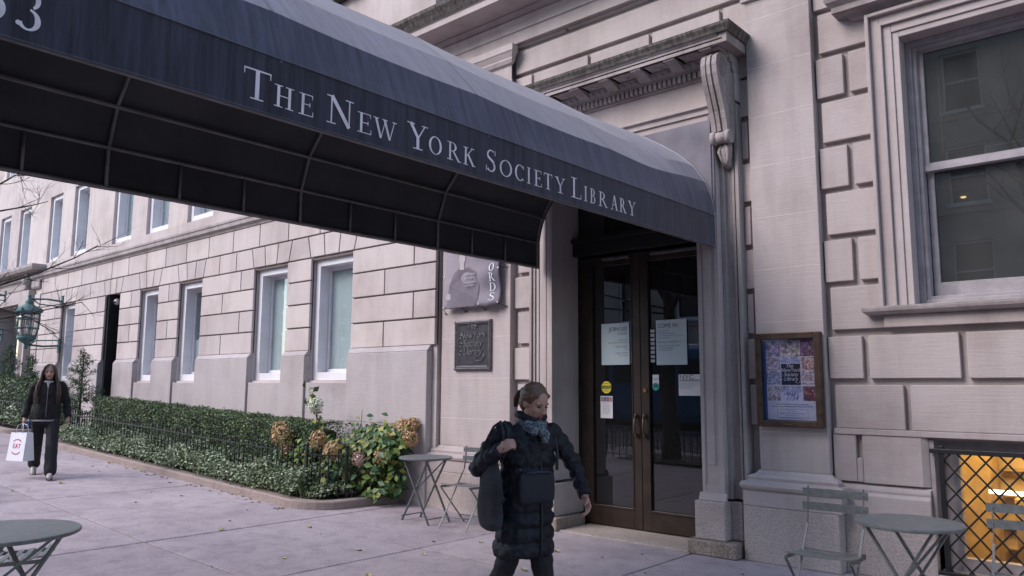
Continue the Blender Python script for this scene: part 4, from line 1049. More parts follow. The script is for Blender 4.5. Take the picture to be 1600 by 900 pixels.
# service door recess
a,c,z0,z1=ldoor
b=MB(); b.box(a,a+.08,YG+.02,7.4,z0,z1); b.box(c-.06,c,YG+.12,7.4,z0,z1); b.box(a+.08,c-.06,7.2,7.28,z0,z1); b.box(a+.08,c-.06,7.05,7.2,2.60,2.68); 
b.build('side_door',M['bronzeD'],LB,bevel=.004)
b=MB(); b.box(a+.2,c-.14,7.19,7.20,.6,2.5); b.box(a+.14,c-.1,7.19,7.2,2.75,3.35); b.build('side_door_pane',M['winglass'],LB)
CAM=root('security_camera','small white dome camera under the lintel of the dark side door','security camera',(-17.55,6.9,3.28))
MB().ell((-17.55,6.82,3.30),(.07,.07,.07)).build('dome',M['white'],CAM); MB().tube([(-17.55,6.82,3.32),(-17.55,7.0,3.42),(-17.70,7.0,3.42)],.02,8).build('bracket',M['white'],CAM)
MB().ell((-17.53,6.765,3.285),(.03,.03,.03)).build('lens',M['ink'],CAM)

# ------------------------------------------------------------------ entrance pavilion beyond
EP=root('entrance_portal','carved stone entrance portal with pilasters and a ledge beyond the lantern','portal',(-24,6.7,.5))
b=MB(); plate(b,-34,-21.97,0,4.2,YG+.01,7.2,[(-25.4,-23.0,.4,3.55)])
b.build('wall',M['limeL'],EP)
b=MB(); molding(b,-34,-21.99,[(.0,3.95),(.05,3.96),(.08,4.0),(.08,4.16),(.0,4.165)],YG)
mold_ret(b,-25.6,-22.15,[(.12,4.376),(.16,4.38),(.30,4.40),(.34,4.47),(.34,4.54),(.0,4.56)],YG); b.build('ledge',M['carved'],EP)
b=MB()
for x in (-22.75,-25.65):
    b.box(x-.22,x+.22,YG-.16,YG+.02,.4,3.55); b.box(x-.28,x+.28,YG-.22,YG,.3,.75); b.box(x-.27,x+.27,YG-.22,YG,3.4,3.6)
    for k in range(3): b.box(x-.13+k*.09,x-.09+k*.09,YG-.175,YG-.16,.9,3.3)
b.box(-25.9,-22.5,YG-.16,YG,3.6,3.93)
b.build('portal_pilaster',M['pil'],EP,bevel=.01)
b=MB()
for x in (-22.75,-25.65): b.lathe((x,YG-.14,3.95),[(.06,0),(.08,.03),(.04,.07),(.11,.15),(.13,.24),(.09,.31),(.05,.35),(.07,.38),(.02,.44)],14)
b.build('urn',M['carved'],EP)
b=MB(); b.box(-25.4,-23.0,7.25,7.35,.4,3.55); b.box(-24.25,-24.15,7.2,7.3,.4,3.0); b.box(-25.4,-23,7.2,7.3,2.9,3.0); b.build('portal_door',M['bronzeD'],EP)
b=MB()
for k in range(4): 
    for (a,c) in ((-21.95+0,-21.95),): pass
for ci in range(5):
    z0=2.03+.36*ci
    for (a,c) in ((-22.4,-22.0),(-28.5,-27.6),(-27.55,-26.6)): b.box(a,c,YF,YG+.01,z0,z0+.336)
b.build('rusticated_block',M['limeL'],EP,bevel=.006)

# ------------------------------------------------------------------ wall lanterns
def lantern(x,y,zc,wy,label):
    t=root('wall_lantern',label,'lantern',(x,wy,zc-.75),0,'green lanterns on the far wall')
    z=zc
    f=MB(); n=8; prof=[(.10,-.40),(.19,-.30),(.235,-.12),(.25,.10),(.245,.24),(.20,.34)]
    for k in range(n):
        a=2*math.pi*k/n; f.tube([(x+r*math.cos(a),y+r*math.sin(a),z+h) for r,h in prof],.013,5)
    for (r,h) in ((.19,-.30),(.236,-.12),(.25,.10),(.245,.24)): 
        f.tube([(x+r*math.cos(2*math.pi*k/16),y+r*math.sin(2*math.pi*k/16),z+h) for k in range(17)],.014,5)
    f.build('cage',M['verd'],t)
    c=MB(); c.lathe((x,y,z),[(.27,.24),(.285,.26),(.27,.29),(.21,.36),(.12,.42),(.07,.45),(.09,.49),(.05,.53),(.03,.60),(.05,.63),(.0,.68)],16)
    for k in range(8):
        a=2*math.pi*k/8; c.ell((x+.27*math.cos(a),y+.27*math.sin(a),z+.31),(.03,.03,.045),6,5)
    c.build('crown',M['verd'],t)
    d=MB(); d.lathe((x,y,z),[(.0,-.62),(.03,-.60),(.05,-.56),(.03,-.52),(.06,-.47),(.14,-.43),(.20,-.36),(.20,-.30)],14); d.build('finial',M['verd'],t)
    g_=MB(); g_.lathe((x,y,z),[(.09,-.36),(.17,-.28),(.215,-.12),(.23,.10),(.225,.23)],16); g_.build('glass',M['ltglass'],t)
    bk=MB()
    for zz,s_ in ((.56,1),(-.50,-1)):
        bk.tube([(x,y,z+zz),(x,(y+wy)/2,z+zz+.03*s_),(x,wy,z+zz)],.022,8)
        bk.tube([(x,y+.08,z+zz),(x,y+.2,z+zz-.10*s_),(x,wy-.02,z+zz-.13*s_)],.015,6)
        bk.box(x-.05,x+.05,wy-.03,wy,z+zz-.17,z+zz+.14)
    bk.build('bracket',M['verd'],t)
    MB().tube([(x,y,z-.3),(x,y,z-.05)],.02,8).build('candle',M['white'],t)
lantern(-20.35,5.95,2.92,6.66,'green copper caged lantern on two brackets, nearer of the pair left of the windows')
lantern(-24.4,5.95,3.35,6.55,'green copper caged lantern cut by the left edge of the photo, farther of the pair')

# ================================================================== AWNING
AW=root('entrance_awning','long blue canvas awning lettered in white from the street to the entrance','awning',(-4.35,6.5,2.8))
XR,XL,ZB,ZV=-3.284,-5.421,2.803,3.104; Y0,Y1=-1.3,6.56
def section(t):
    """half section points from near valance top to ridge; t=0 faceted, t=1 round"""
    xc=(XR+XL)/2; hw=(XR-XL)/2
    F=[(1,0),(.985,.09),(.955,.20),(.915,.335),(.80,.50),(.62,.74),(.50,.885),(.25,.99),(0,1.015)]
    fac=[(1,0),(.967,.095),(.933,.19),(.90,.285),(.765,.44),(.63,.595),(.38,.81),(.25,.92),(0,1.0)]
    C=[(1,0),(.985,.12),(.96,.22),(.915,.33),(.80,.51),(.65,.66),(.48,.79),(.26,.935),(0,1.0)]
    h=1.006
    pts=[]
    for a,c in zip(fac,C): u=a[0]*(1-t)+c[0]*t; v=a[1]*(1-t)+c[1]*t; pts.append((u,v))
    half=[(xc+u*hw,ZV+v*h) for u,v in pts]
    other=[(xc-u*hw,ZV+v*h) for u,v in pts[:-1]][::-1]
    return half+other
ribs=[-1.3,.47-.0,1.97,3.47,5.0,6.5]
ribs=[-1.03,.47,1.97,3.47,5.0,6.5]
b=MB(); ys=list(np.linspace(Y0,5.7,71))+list(np.linspace(5.8,Y1,16))
rows=[]
for y in ys:
    t=max(0,min(1,(y-5.5)/.95)); t=t*t*(3-2*t)
    d=min(abs(y-r) for r in ribs); s=section(t)
    sag=-.016*math.sin(min(1,d/.75)*math.pi/2)
    rows.append([(x,y,z+sag*(1 if 0<i<len(s)-1 else 0)) for i,(x,z) in enumerate(s)])
n=len(rows[0]); 
for r in rows: b.v+=r
for i in range(len(rows)-1):
    for k in range(n-1): b.f.append((i*n+k,(i+1)*n+k,(i+1)*n+k+1,i*n+k+1)); b.sm.append(True)
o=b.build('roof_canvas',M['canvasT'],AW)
o.data.polygons.foreach_set('use_smooth',[ (ys[p.vertices[0]//n]>5.75) for p in o.data.polygons])
# the outer lower facets are the same canvas: dirt streaks, plus shade put into a darker colour
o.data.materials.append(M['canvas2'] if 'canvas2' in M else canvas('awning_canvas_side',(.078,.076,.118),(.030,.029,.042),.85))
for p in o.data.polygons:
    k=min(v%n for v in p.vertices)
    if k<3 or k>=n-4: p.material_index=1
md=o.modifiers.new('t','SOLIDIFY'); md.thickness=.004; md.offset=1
md=o.modifiers.new('e','EDGE_SPLIT'); md.split_angle=R(8)
# valances
def valance(x,s):
    b=MB(); m_=90
    for i in range(m_+1):
        y=Y0+(Y1-Y0)*i/m_; wv=.004*math.sin(y*5)+.002*math.sin(y*17)
        for j,z in enumerate((ZV,ZV-.14,ZB)): b.v.append((x+s*wv*(j/2)+s*.002,y,z))
        for j,z in enumerate((ZB,ZV-.14,ZV)): b.v.append((x+s*wv*((2-j)/2)-s*.004,y,z))
    for i in range(m_):
        for k in range(6): b.f.append((i*6+k,i*6+(k+1)%6,(i+1)*6+(k+1)%6,(i+1)*6+k)); b.sm.append(True)
    return b
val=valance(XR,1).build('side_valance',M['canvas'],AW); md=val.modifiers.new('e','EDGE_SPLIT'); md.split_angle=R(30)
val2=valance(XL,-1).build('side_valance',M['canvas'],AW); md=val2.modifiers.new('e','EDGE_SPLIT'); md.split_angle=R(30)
# lining seen from below: offset inside
b=MB()
rows=[]
for y in (Y0,5.6,Y1):
    s=section(0 if y<6 else .6); xc=(XR+XL)/2; rows.append([(XR-.012,y,ZB+.01)]+[(xc+(x-xc)*.985,y,ZV+(z-ZV)*.985-.006) for x,z in s]+[(XL+.012,y,ZB+.01)])
n=len(rows[0]); 
for r in rows: b.v+=r
for i in range(2):
    for k in range(n-1): b.f.append((i*n+k,i*n+k+1,(i+1)*n+k+1,(i+1)*n+k)); b.sm.append(False)
b.build('lining',M['lining'],AW)
b=MB()
for y in ribs[:-1]:
    sc_=section(0); 
    pl_=[(x,z) for x,z in sc_]
    for (p,q) in zip(pl_[:-1],pl_[1:]): b.add([(p[0],y-.012,p[1]+.0065),(p[0],y+.012,p[1]+.0065),(q[0],y+.012,q[1]+.0065),(q[0],y-.012,q[1]+.0065)],[(0,1,2,3)])
    wv=.004*math.sin(y*5)+.002*math.sin(y*17)
    b.box(XR+.002,XR+.0042,y-.008,y+.008,ZV-.02,ZV); 
b.build('seam',canvas('awning_seam',(.10,.095,.13),(.05,.05,.07),.6),AW)
b=MB(); 
b.tube([(XR+.004+.0015*math.sin(y*9),y,ZV-.002) for y in np.linspace(Y0,6.55,60)],.0045,6); b.tube([(XR+.003+.004*math.sin(y*5)+.002*math.sin(y*17),y,ZB+.004) for y in np.linspace(Y0,6.55,80)],.005,6)
b.build('hem_piping',canvas('awning_hem',(.07,.066,.09),(.03,.03,.04),.6),AW)
# tubular frame: arches and longitudinal rails
xc=(XR+XL)/2
for y in ribs:
    s=section(1); s=section(0 if y<6 else .9); pts=[(XR-.03,y,ZB+.02)]+[(xc+(x-xc)*.972,y,ZV+(z-ZV)*.95-.022) for x,z in s]+[(XL+.03,y,ZB+.02)]
    MB().tube(pts,.013,8).build('arch_rib',M['pipe'],AW)
for (u,v) in ((.97,-.005),(.872,.262),(.608,.558),(0,.94),(-.608,.558),(-.872,.262),(-.97,-.005)):
    MB().tube([(xc+u*1.0685,Y0+.02,ZV+v*.97-.012),(xc+u*1.0685,6.52,ZV+v*.97-.012)],.0125,8).build('rail',M['pipe'],AW)
for x in (XR-.028,XL+.028): MB().tube([(x,Y0+.02,ZB+.012),(x,6.52,ZB+.012)],.014,8).build('rail',M['pipe'],AW)
k=0
for x in (XR-.03,XL+.03):
    y=-.53
    while y<6.4:
        if min(abs(y-r) for r in ribs)>.1: MB().tube([(x,y,ZB+.01),(x,y,ZV-.01)],.011,8).build('strut',M['pipe'],AW)
        y+=.5
# white piping at the wall end, grey back panel between arch and wall
s=section(1); MB().tube([(XR+.004,6.562,ZB)]+[(x,6.562,z+.004) for x,z in s]+[(XL-.004,6.562,ZB)],.006,8).build('end_piping',M['piping'],AW)
b=MB(); ztop=4.045; xr,xl=-3.305,-5.48
top=[(xr,ztop)]
s2=s
for (xa_,za_),(xb_,zb_) in zip(s2[:-1],s2[1:]):
    b.add([(xa_,6.575,za_-.03),(xb_,6.575,zb_-.03),(xb_,6.575,max(ztop+.0,zb_)),(xa_,6.575,max(ztop,za_))],[(0,1,2,3)])
b.box(-3.325,xr,6.56,6.62,2.805,ztop+.03)
b.add([(-3.325,6.574,3.085),(-3.284,6.574,3.085),(-3.284,6.574,ztop),(-3.325,6.574,ztop)],[(0,1,2,3)])
b.build('back_panel',plain('back_panel_canvas',(.16,.145,.17),.8,noise=.25,scale=4),AW)
# posts at the kerb
for x in (XR-.05,XL+.05):
    MB().tube([(x,-1.1,g(x)),(x,-1.1,ZV)],.028,12).build('post',M['brass'],AW)
# front valance and lettering
b=MB(); b.box(XL,XR,Y0-.004,Y0,ZB,ZV); b.build('front_valance',M['canvas'],AW)
ext=[(1.775,1.919),(1.94,2.048),(2.081,2.166),(2.244,2.417),(2.443,2.535),(2.546,2.71),(2.788,2.947),(2.947,3.068),(3.103,3.224),(3.244,3.351),(3.438,3.549),(3.568,3.705),(3.715,3.82),(3.845,3.882),(3.921,4.001),(4.024,4.113),(4.143,4.264),(4.34,4.46),(4.493,4.533),(4.566,4.651),(4.683,4.799),(4.836,4.941),(4.959,5.055),(5.078,5.188)]
txt='THENEWYORKSOCIETYLIBRARY'; big={0,3,6,10,17}
b=MB()
def vmap(u,z,d):
    j=(ZV-z)/(ZV-ZB); wv=.004*math.sin(u*5)+.002*math.sin(u*17); jj=min(1,max(0,(.5*min(1,(ZV-z)/.14)+.5*max(0,min(1,(ZV-.14-z)/(ZV-.14-ZB))))))
    return (XR+wv*jj+.0042+d,u,z)
for i,ch in enumerate(txt):
    a,c=ext[i]; h=.150 if i in big else .112
    draw(b,ch,a,c,2.858,h,vmap)
for i,ch in enumerate(('5','3')):
    a=.715+i*.118; draw(b,ch,a,a+.098,2.86,.165,vmap)
b.build('lettering',M['letter'],AW)

# ================================================================== STREET SIDE (seen in the glass)
def opp_building(x0,x1,y,h,mat,label,fl=3.4,w=1.25,gap=1.35):
    t=root('townhouse',label,'building',((x0+x1)/2,y,0),0,'buildings across the street')
    hs=[]; z=1.1
    zz=[]
    while z+2.2<h-.8: zz.append(z); z+=fl
    n=max(1,int((x1-x0-.8)/(w+gap))); sp=(x1-x0)/n
    for z in zz:
        for i in range(n): c=x0+(i+.5)*sp; hs.append((c-w/2,c+w/2,z,z+2.1))
    b=MB(); plate(b,x0+.03,x1-.03,-.3,h,y-.35,y,hs); b.box(x0+.03,x1-.03,y-8,y-.35,h-.3,h); b.box(x0+.03,x0+.3,y-8,y-.36,-.3,h); b.box(x1-.3,x1-.03,y-8,y-.36,-.3,h); b.build('wall',mat,t)
    b=MB()
    for z in zz: b.box(x0+.03,x1-.03,y,y+.08,z-.35,z-.22)
    b.box(x0,x1,y-.1,y+.5,h-.5,h); b.build('cornice',mat,t)
    b=MB(); g_=MB(); d_=MB()
    for (a,c,z0,z1) in hs:
        frame(b,a,c,z0,z1,.07,y-.22,y-.12,True); b.box(a+.07,c-.07,y-.2,y-.13,(z0+z1)/2-.03,(z0+z1)/2+.03); b.box(a-.08,c+.08,y-.05,y+.1,z0-.12,z0-.002)
    b.build('window_frames',M['white'],t)['kind']='stuff'
    d_.box(x0+.4,x1-.4,y-.34,y-.30,0,h-.6)
    d_.build('glazing',plain('dark_glazing',(.02,.022,.026),.12,noise=.1),t)
    return t
oc=[stone('far_limestone',(.46,.41,.38)),plain('far_brick',(.22,.085,.06),.9,noise=.2,scale=3),stone('far_brownstone',(.20,.13,.11)),stone('far_grey',(.30,.28,.27))]
opp=[(-46,-34,9,0,'grey stone townhouse across the street, farthest to the left'),(-34,-24,9,3,'wide pale house across the street with four window floors'),(-24,-15,10,0,'pale stone block reflected in the left door leaf'),(-15,-7,12,1,'red brick house reflected in the right door leaf'),(-7,2,24,0,'pale stone apartment house reflected in the sash window'),(2,11,27,2,'brown stone house across the street right of the pale one'),(11,24,26,3,'grey apartment house at the right end across the street')]  # heights shaped for the light: tall at right to shade that wall, low at left
for (a,c,h,k,l) in opp: opp_building(a,c,-16,h,oc[k],l)
# parked blue bus
BS=root('parked_bus','long blue parked bus reflected low in the entrance door glass','bus',(-14.5,-10,-.1))
bz=.0
b=MB(); P=[(-11.3,.35),(-8.95,.35),(-8.85,.6),(-8.85,1.35),(-8.95,2.75),(-9.2,2.95),(-11.1,2.95),(-11.3,2.75)]
b.prism([(p[0],p[1]) for p in P],'x',-20,-9); b.build('body',plain('bus_blue_paint',(.01,.10,.22),.3,noise=.05),BS,bevel=.05)
b=MB()
for i in range(8): b.box(-19.6+i*1.32,-18.5+i*1.32,-8.905,-8.87,1.5,2.45)
b.box(-9.0,-8.96,-11.0,-9.2,1.3,2.6); b.build('window_band',M['ink'],BS)
for x in (-18.4,-16.9,-11):
    w_=MB(); w_.tube([(x,-8.82,.33),(x,-9.1,.33)],.46,24); wo=w_.build('wheel',M['ink'],BS); MB().tube([(x,-8.80,.33),(x,-8.83,.33)],.24,18).build('rim',M['signl'],wo)
for x in (-19.8,-9.3): MB().box(x,x+.25,-8.87,-8.83,.9,1.02).build('marker_lamp',M['yellow'],BS)
# parked car
CR=root('parked_car','dark grey parked car at the far kerb right of the bus','car',(-5,-10,0))
b=MB(); prof=[(-7.3,.35),(-7.35,.75),(-7.0,.9),(-6.2,1.0),(-5.6,1.42),(-4.2,1.45),(-3.5,1.05),(-2.9,.95),(-2.75,.6),(-2.8,.35)]
b.prism(prof,'y',-11,-9.2); b.build('body',plain('car_grey_paint',(.05,.05,.055),.25),CR,bevel=.05,seg=3)
b=MB(); b.prism([(-6.05,1.02),(-5.55,1.36),(-4.95,1.37),(-4.95,1.02)],'y',-9.19,-9.175); b.prism([(-4.85,1.02),(-4.85,1.37),(-4.25,1.38),(-3.7,1.05)],'y',-9.19,-9.175); b.build('side_window',M['ink'],CR)
for x in (-6.5,-3.6):
    wo=MB().tube([(x,-9.16,.2),(x,-9.4,.2)],.34,22).build('wheel',M['ink'],CR); MB().tube([(x,-9.14,.2),(x,-9.17,.2)],.2,16).build('rim',M['signl'],wo)
for x in (-7.34,-2.8): MB().box(x-.02,x+.03,-9.4,-9.2,.62,.74).build('headlight',M['paperw'],CR)

# tree pit, fence and street tree
def iron_fence(t,path,h,base,sp,post_every=None,mat=None,finial='ball'):
    """path: list of (x,y); pickets as individual parts"""
    mat=mat or M['iron']; P=[Vector((x,y,0)) for x,y in path]; seg=[(P[i+1]-P[i]).length for i in range(len(P)-1)]; T=sum(seg)
    def at(s):
        for i,L in enumerate(seg):
            if s<=L+1e-6: return P[i]+(P[i+1]-P[i])*(s/L)
            s-=L
        return P[-1]
    for zz in (base+.06,h-.06):
        r=MB(); pts=[at(T*i/60) for i in range(61)]
        for p,q in zip(pts[:-1],pts[1:]): r.bar((p.x,p.y,g(p.x)+zz),(q.x,q.y,g(q.x)+zz),.02,.016)
        r.build('rail',mat,t)
    n=int(T/sp); first=None
    pts=[at(T*i/n) for i in range(n+1)]
    for i,p in enumerate(pts):
        if first is None:
            m=MB(); x,y,z=p.x,p.y,g(p.x)
            m.box(x-.0065,x+.0065,y-.0065,y+.0065,z+base-.02,z+h); m.ell((x,y,z+h+.012),(.014,.014,.016),8,6)
            first=m.build('picket',mat,t); p0=Vector((x,y,z))
        else:
            c=first.copy(); col.objects.link(c); c.parent=t; c.location=Vector((p.x,p.y,g(p.x)))-p0
    return at,T
TP=root('tree_pit_fence','low black iron fence round the street tree pit reflected in the door','fence',(-7.8,.2,0))
iron_fence(TP,[(-9.7,1.15),(-6.1,1.15),(-6.1,-.7),(-9.7,-.7),(-9.7,1.15)],.50,.05,.16)
sp_=MB(); sp_.box(-9.6,-6.2,-.6,1.05,-.02,.045+.04); o=sp_.build('tree_pit_soil',M['soil']); o['kind']='structure'
bark=plain('bark',(.065,.05,.042),.95,noise=.5,scale=14,bump=.9)
def street_tree(x,y,label,guides=(),seed=3,h=6.5,r0=.15):
    rr=random.Random(seed); t=root('street_tree',label,'tree',(x,y,g(x)),0,'bare street trees')
    tr=MB(); pts=[(x,y,g(x)-.05),(x+.02,y,g(x)+.5),(x-.03,y+.02,1.6),(x+.03,y-.02,2.6),(x,y,3.6)]
    tr.tube(pts,[r0*1.35,r0*1.05,r0*.95,r0*.85,r0*.7],12); tr.build('trunk',bark,t)
    br=MB(); lv=[]
    def grow(p,d,L,r,depth):
        n=4; pts=[p]; rad=[r]; q=Vector(p); dd=Vector(d)
        for i in range(n):
            dd=(dd+Vector((rr.uniform(-.22,.22),rr.uniform(-.22,.22),rr.uniform(-.12,.2)))).normalized(); q=q+dd*L/n; pts.append(q.copy()); rad.append(r*(1-.5*(i+1)/n))
        br.tube(pts,rad,6 if r>.02 else 4,caps=False)
        if depth<=1:
            for _ in range(1):
                if rr.random()<.5: lv.append(pts[rr.randrange(1,n+1)])
        if depth==0: return
        for k in range(3 if depth>2 else 3):
            j=rr.randrange(1,n+1); a=rr.uniform(0,6.28); side=Vector((math.cos(a),math.sin(a),rr.uniform(-.1,.6)))
            grow(pts[j],(dd*.7+side*.75).normalized(),L*rr.uniform(.5,.75),rad[j]*.6,depth-1)
    for k in range(6):
        a=k*1.05+rr.uniform(-.3,.3); grow(Vector((x,y,3.0+k*.12)),Vector((math.cos(a)*.6,math.sin(a)*.6,.8)).normalized(),rr.uniform(1.6,2.3),r0*.5,4)
    for G in guides:
        pts=[Vector(p) for p in G]; n=len(pts); br.tube(pts,[max(.004,.019*(1-.85*i/(n-1))) for i in range(n)],7)
        for i in range(1,n):
            for k in range(3):
                f=rr.random(); p=pts[i-1].lerp(pts[i],f); d=(pts[i]-pts[i-1]).normalized(); side=Vector((rr.uniform(-.5,.5),rr.uniform(-.5,.5),rr.uniform(-.9,.8)))
                grow(p,(d*.8+side).normalized(),rr.uniform(.18,.42),.0045*(1-.5*i/n)+.001,2)
    br.build('branches',bark,t)
    lm=MB()
    for p in lv[:260]:
        a=rr.uniform(0,6.28); s_=rr.uniform(.018,.032); u=Vector((math.cos(a),math.sin(a),rr.uniform(-.5,.5)))*s_; v=Vector((-math.sin(a),math.cos(a),rr.uniform(-1,.3)))*s_*.7
        c=Vector(p)-Vector((0,0,.02)); lm.add([c-u,c-v,c+u,c+v],[(0,1,2,3)])
    lm.build('dry_leaves',leafmat('autumn_leaf',[(0,(.30,.20,.05)),(.5,(.40,.27,.08)),(1,(.22,.13,.05))]),t)
    return t
street_tree(-8.1,.25,'bare street tree with a few yellow leaves reaching in at the left edge',guides=[
 [(-8.1,.3,2.6),(-8.7,1.3,2.45),(-8.85,2.2,2.42),(-8.65,2.6,2.62),(-8.45,2.85,2.78),(-8.30,3.0,2.91)],
 [(-8.1,.3,3.1),(-8.9,1.3,3.35),(-9.12,2.25,3.50),(-8.6,2.3,3.55),(-8.12,2.3,3.46)],
 [(-8.1,.3,3.0),(-9.0,1.4,3.1),(-9.1,2.2,3.22),(-9.5,2.7,3.45),(-9.9,3.0,3.62)],
 [(-8.1,.3,2.5),(-8.6,1.4,2.2),(-8.9,2.2,2.10),(-8.75,2.6,2.22),(-8.6,3.0,2.35)],
 [(-8.1,.3,2.4),(-8.8,1.4,2.3),(-8.95,2.3,2.27),(-9.2,2.7,2.2),(-9.3,3.0,2.05)]],seed=5)
street_tree(-1.2,-.4,'bare street tree behind the camera reflected in the glass',seed=11)
street_tree(4.5,-.4,'bare street tree far right by the kerb',seed=17)
tp2=MB(); 
for x in (-1.2,4.5): tp2.box(x-.7,x+.7,-1.0,.3,-.02,.012)
o=tp2.build('tree_pit_soil',M['soil']); o['kind']='structure'

# ================================================================== PLANTING BEDS
def bed(x0,x1,yk,label_kerb,corner=True,yb=6.62):
    """kerb ring, returns path"""
    pass
def kerb_path(x0,x1,yf,yw,r=.5,n=8,right=True,left=True):
    P=[]
    if right:
        P.append((x1,yw)); P+= [(x1-r+r*math.cos(t),yf+r-r*math.sin(t)) for t in [math.pi/2*i/n for i in range(n+1)]]
    if left:
        P+= [(x0+r-r*math.sin(t),yf+r-r*math.cos(t)) for t in [math.pi/2*i/n for i in range(n+1)]]; P.append((x0,yw))
    return P
def kerbmesh(path,wd,h):
    """stones along a path (path runs on the outer edge, inside is to the right of travel)"""
    mb=MB(); P=[Vector((x,y,0)) for x,y in path]
    # resample
    Q=[P[0]]
    for a,b_ in zip(P[:-1],P[1:]):
        L=(b_-a).length; n=max(1,int(L/.75+.3))
        for i in range(1,n+1): Q.append(a.lerp(b_,i/n))
    def inn(i):
        d=(Q[min(i+1,len(Q)-1)]-Q[max(i-1,0)]).normalized(); return Vector((d.y,-d.x,0))*-1
    sec=[]
    for i,q in enumerate(Q):
        nn=inn(i); nn=-nn; z=g(q.x)
        r=.018
        sec.append([q+Vector((0,0,z-.05)),q+Vector((0,0,z+h-r)),q+nn*r*.4+Vector((0,0,z+h-r*.3)),q+nn*r+Vector((0,0,z+h)),q+nn*wd+Vector((0,0,z+h)),q+nn*wd+Vector((0,0,z-.05))])
    i=0
    while i<len(sec)-1:
        L=0; j=i
        while j<len(sec)-1 and L<1.1: L+=(Q[j+1]-Q[j]).length; j+=1
        S=[list(s) for s in sec[i:j+1]]
        d0=(Q[i+1]-Q[i]).normalized()*.002; S[0]=[p+d0 for p in S[0]]
        mb.loft(S); i=j
    for k in range(len(mb.sm)): mb.sm[k]=False
    return mb
BEDS=[(-16.6,-7.75,5.30),(-30,-19.0,5.35)]
def leafcloud(cent,nrm,size,mat,name,parent,aspect=.55,fold=.25,jit=.6,n=None,rngk=rng):
    """many small folded leaves: cent (N,3), nrm (N,3) rough directions"""
    N_=len(cent); d=nrm+rngk.normal(0,jit,(N_,3)); d/=np.linalg.norm(d,axis=1)[:,None]
    a=rngk.normal(0,1,(N_,3)); u=np.cross(d,a); u/=np.linalg.norm(u,axis=1)[:,None]; v=np.cross(d,u)
    s=(size*rngk.uniform(.6,1.3,N_))[:,None]
    # six vertex leaf folded on its midrib: base, two left, tip, ...
    base=cent; tip=cent+u*s*2-d*s*.25; ml=cent+u*s*.9
    L=ml+v*s*aspect+d*s*fold; Rr=ml-v*s*aspect+d*s*fold; mid=ml+d*s*.02
    V=np.stack([base,L,tip,Rr,mid],1).reshape(-1,3)
    idx=(np.arange(N_)*5)[:,None]
    F=np.concatenate([idx+np.array([[0,1,4]]),idx+np.array([[1,2,4]]),idx+np.array([[0,4,3]]),idx+np.array([[4,2,3]])],0) if False else np.concatenate([idx+np.array([[0,1,2,4]]),idx+np.array([[0,4,2,3]])],0)
    me=bpy.data.meshes.new(name); o0=origin(parent) if parent is not None else Vector((0,0,0))
    V=V-np.array(o0)
    me.vertices.add(len(V)); me.vertices.foreach_set('co',V.astype(np.float32).ravel())
    me.loops.add(F.size); me.loops.foreach_set('vertex_index',F.astype(np.int32).ravel())
    me.polygons.add(len(F)); me.polygons.foreach_set('loop_start',np.arange(0,F.size,4,dtype=np.int32)); me.polygons.foreach_set('loop_total',np.full(len(F),4,dtype=np.int32))
    me.update(calc_edges=True); me.materials.append(mat)
    o=bpy.data.objects.new(name,me); col.objects.link(o)
    if parent is not None: o.parent=parent
    return o
gv=np.vectorize(g)
mhedge=leafmat('boxwood_leaf',[(0,(.025,.05,.018)),(.5,(.045,.085,.026)),(.8,(.075,.125,.035)),(1,(.15,.20,.05))],.4)
mcover=leafmat('ground_cover_leaf',[(0,(.04,.075,.03)),(.35,(.08,.13,.055)),(.6,(.16,.20,.10)),(.78,(.32,.36,.23)),(1,(.50,.52,.40))],.45)
mhyd=leafmat('hydrangea_leaf',[(0,(.03,.08,.03)),(.45,(.055,.12,.04)),(.7,(.13,.19,.04)),(1,(.28,.27,.06))],.45)
mflower=leafmat('dried_hydrangea_petal',[(0,(.30,.17,.08)),(.4,(.48,.31,.14)),(.75,(.60,.43,.22)),(1,(.62,.36,.30))],.7)
mflowerw=leafmat('white_hydrangea_petal',[(0,(.42,.50,.30)),(.5,(.66,.70,.55)),(1,(.75,.74,.66))],.7)
mflowerp=leafmat('pink_hydrangea_petal',[(0,(.45,.28,.20)),(.5,(.62,.40,.36)),(1,(.66,.56,.42))],.7)
mconif=leafmat('conifer_spray',[(0,(.02,.05,.02)),(.5,(.035,.085,.03)),(1,(.07,.13,.05))],.5)
for bi,(x0,x1,yf) in enumerate(BEDS):
    P=kerb_path(x0,x1,yf,6.75 if bi==0 else 6.6,.55)
    k=kerbmesh(P,.16,.10); o=k.build('bed_kerb',M['kerb']); tag(o,['low stone kerb curving round the near planting bed','low stone kerb of the far planting bed at the left edge'][bi],'kerb',None); rebase(o)
    s=MB(); 
    xs2=[x0+.12,x1-.12] 
    s.add([(xs2[0],yf+.12,g(xs2[0])+.065),(xs2[1]-.35,yf+.12,g(xs2[1]-.35)+.065),(xs2[1],yf+.5,g(xs2[1])+.065),(xs2[1],6.7,g(xs2[1])+.065),(xs2[0],6.7,g(xs2[0])+.065)],[(0,1,2,3,4)])
    o=s.build('bed_soil',M['soil']); o['kind']='structure'
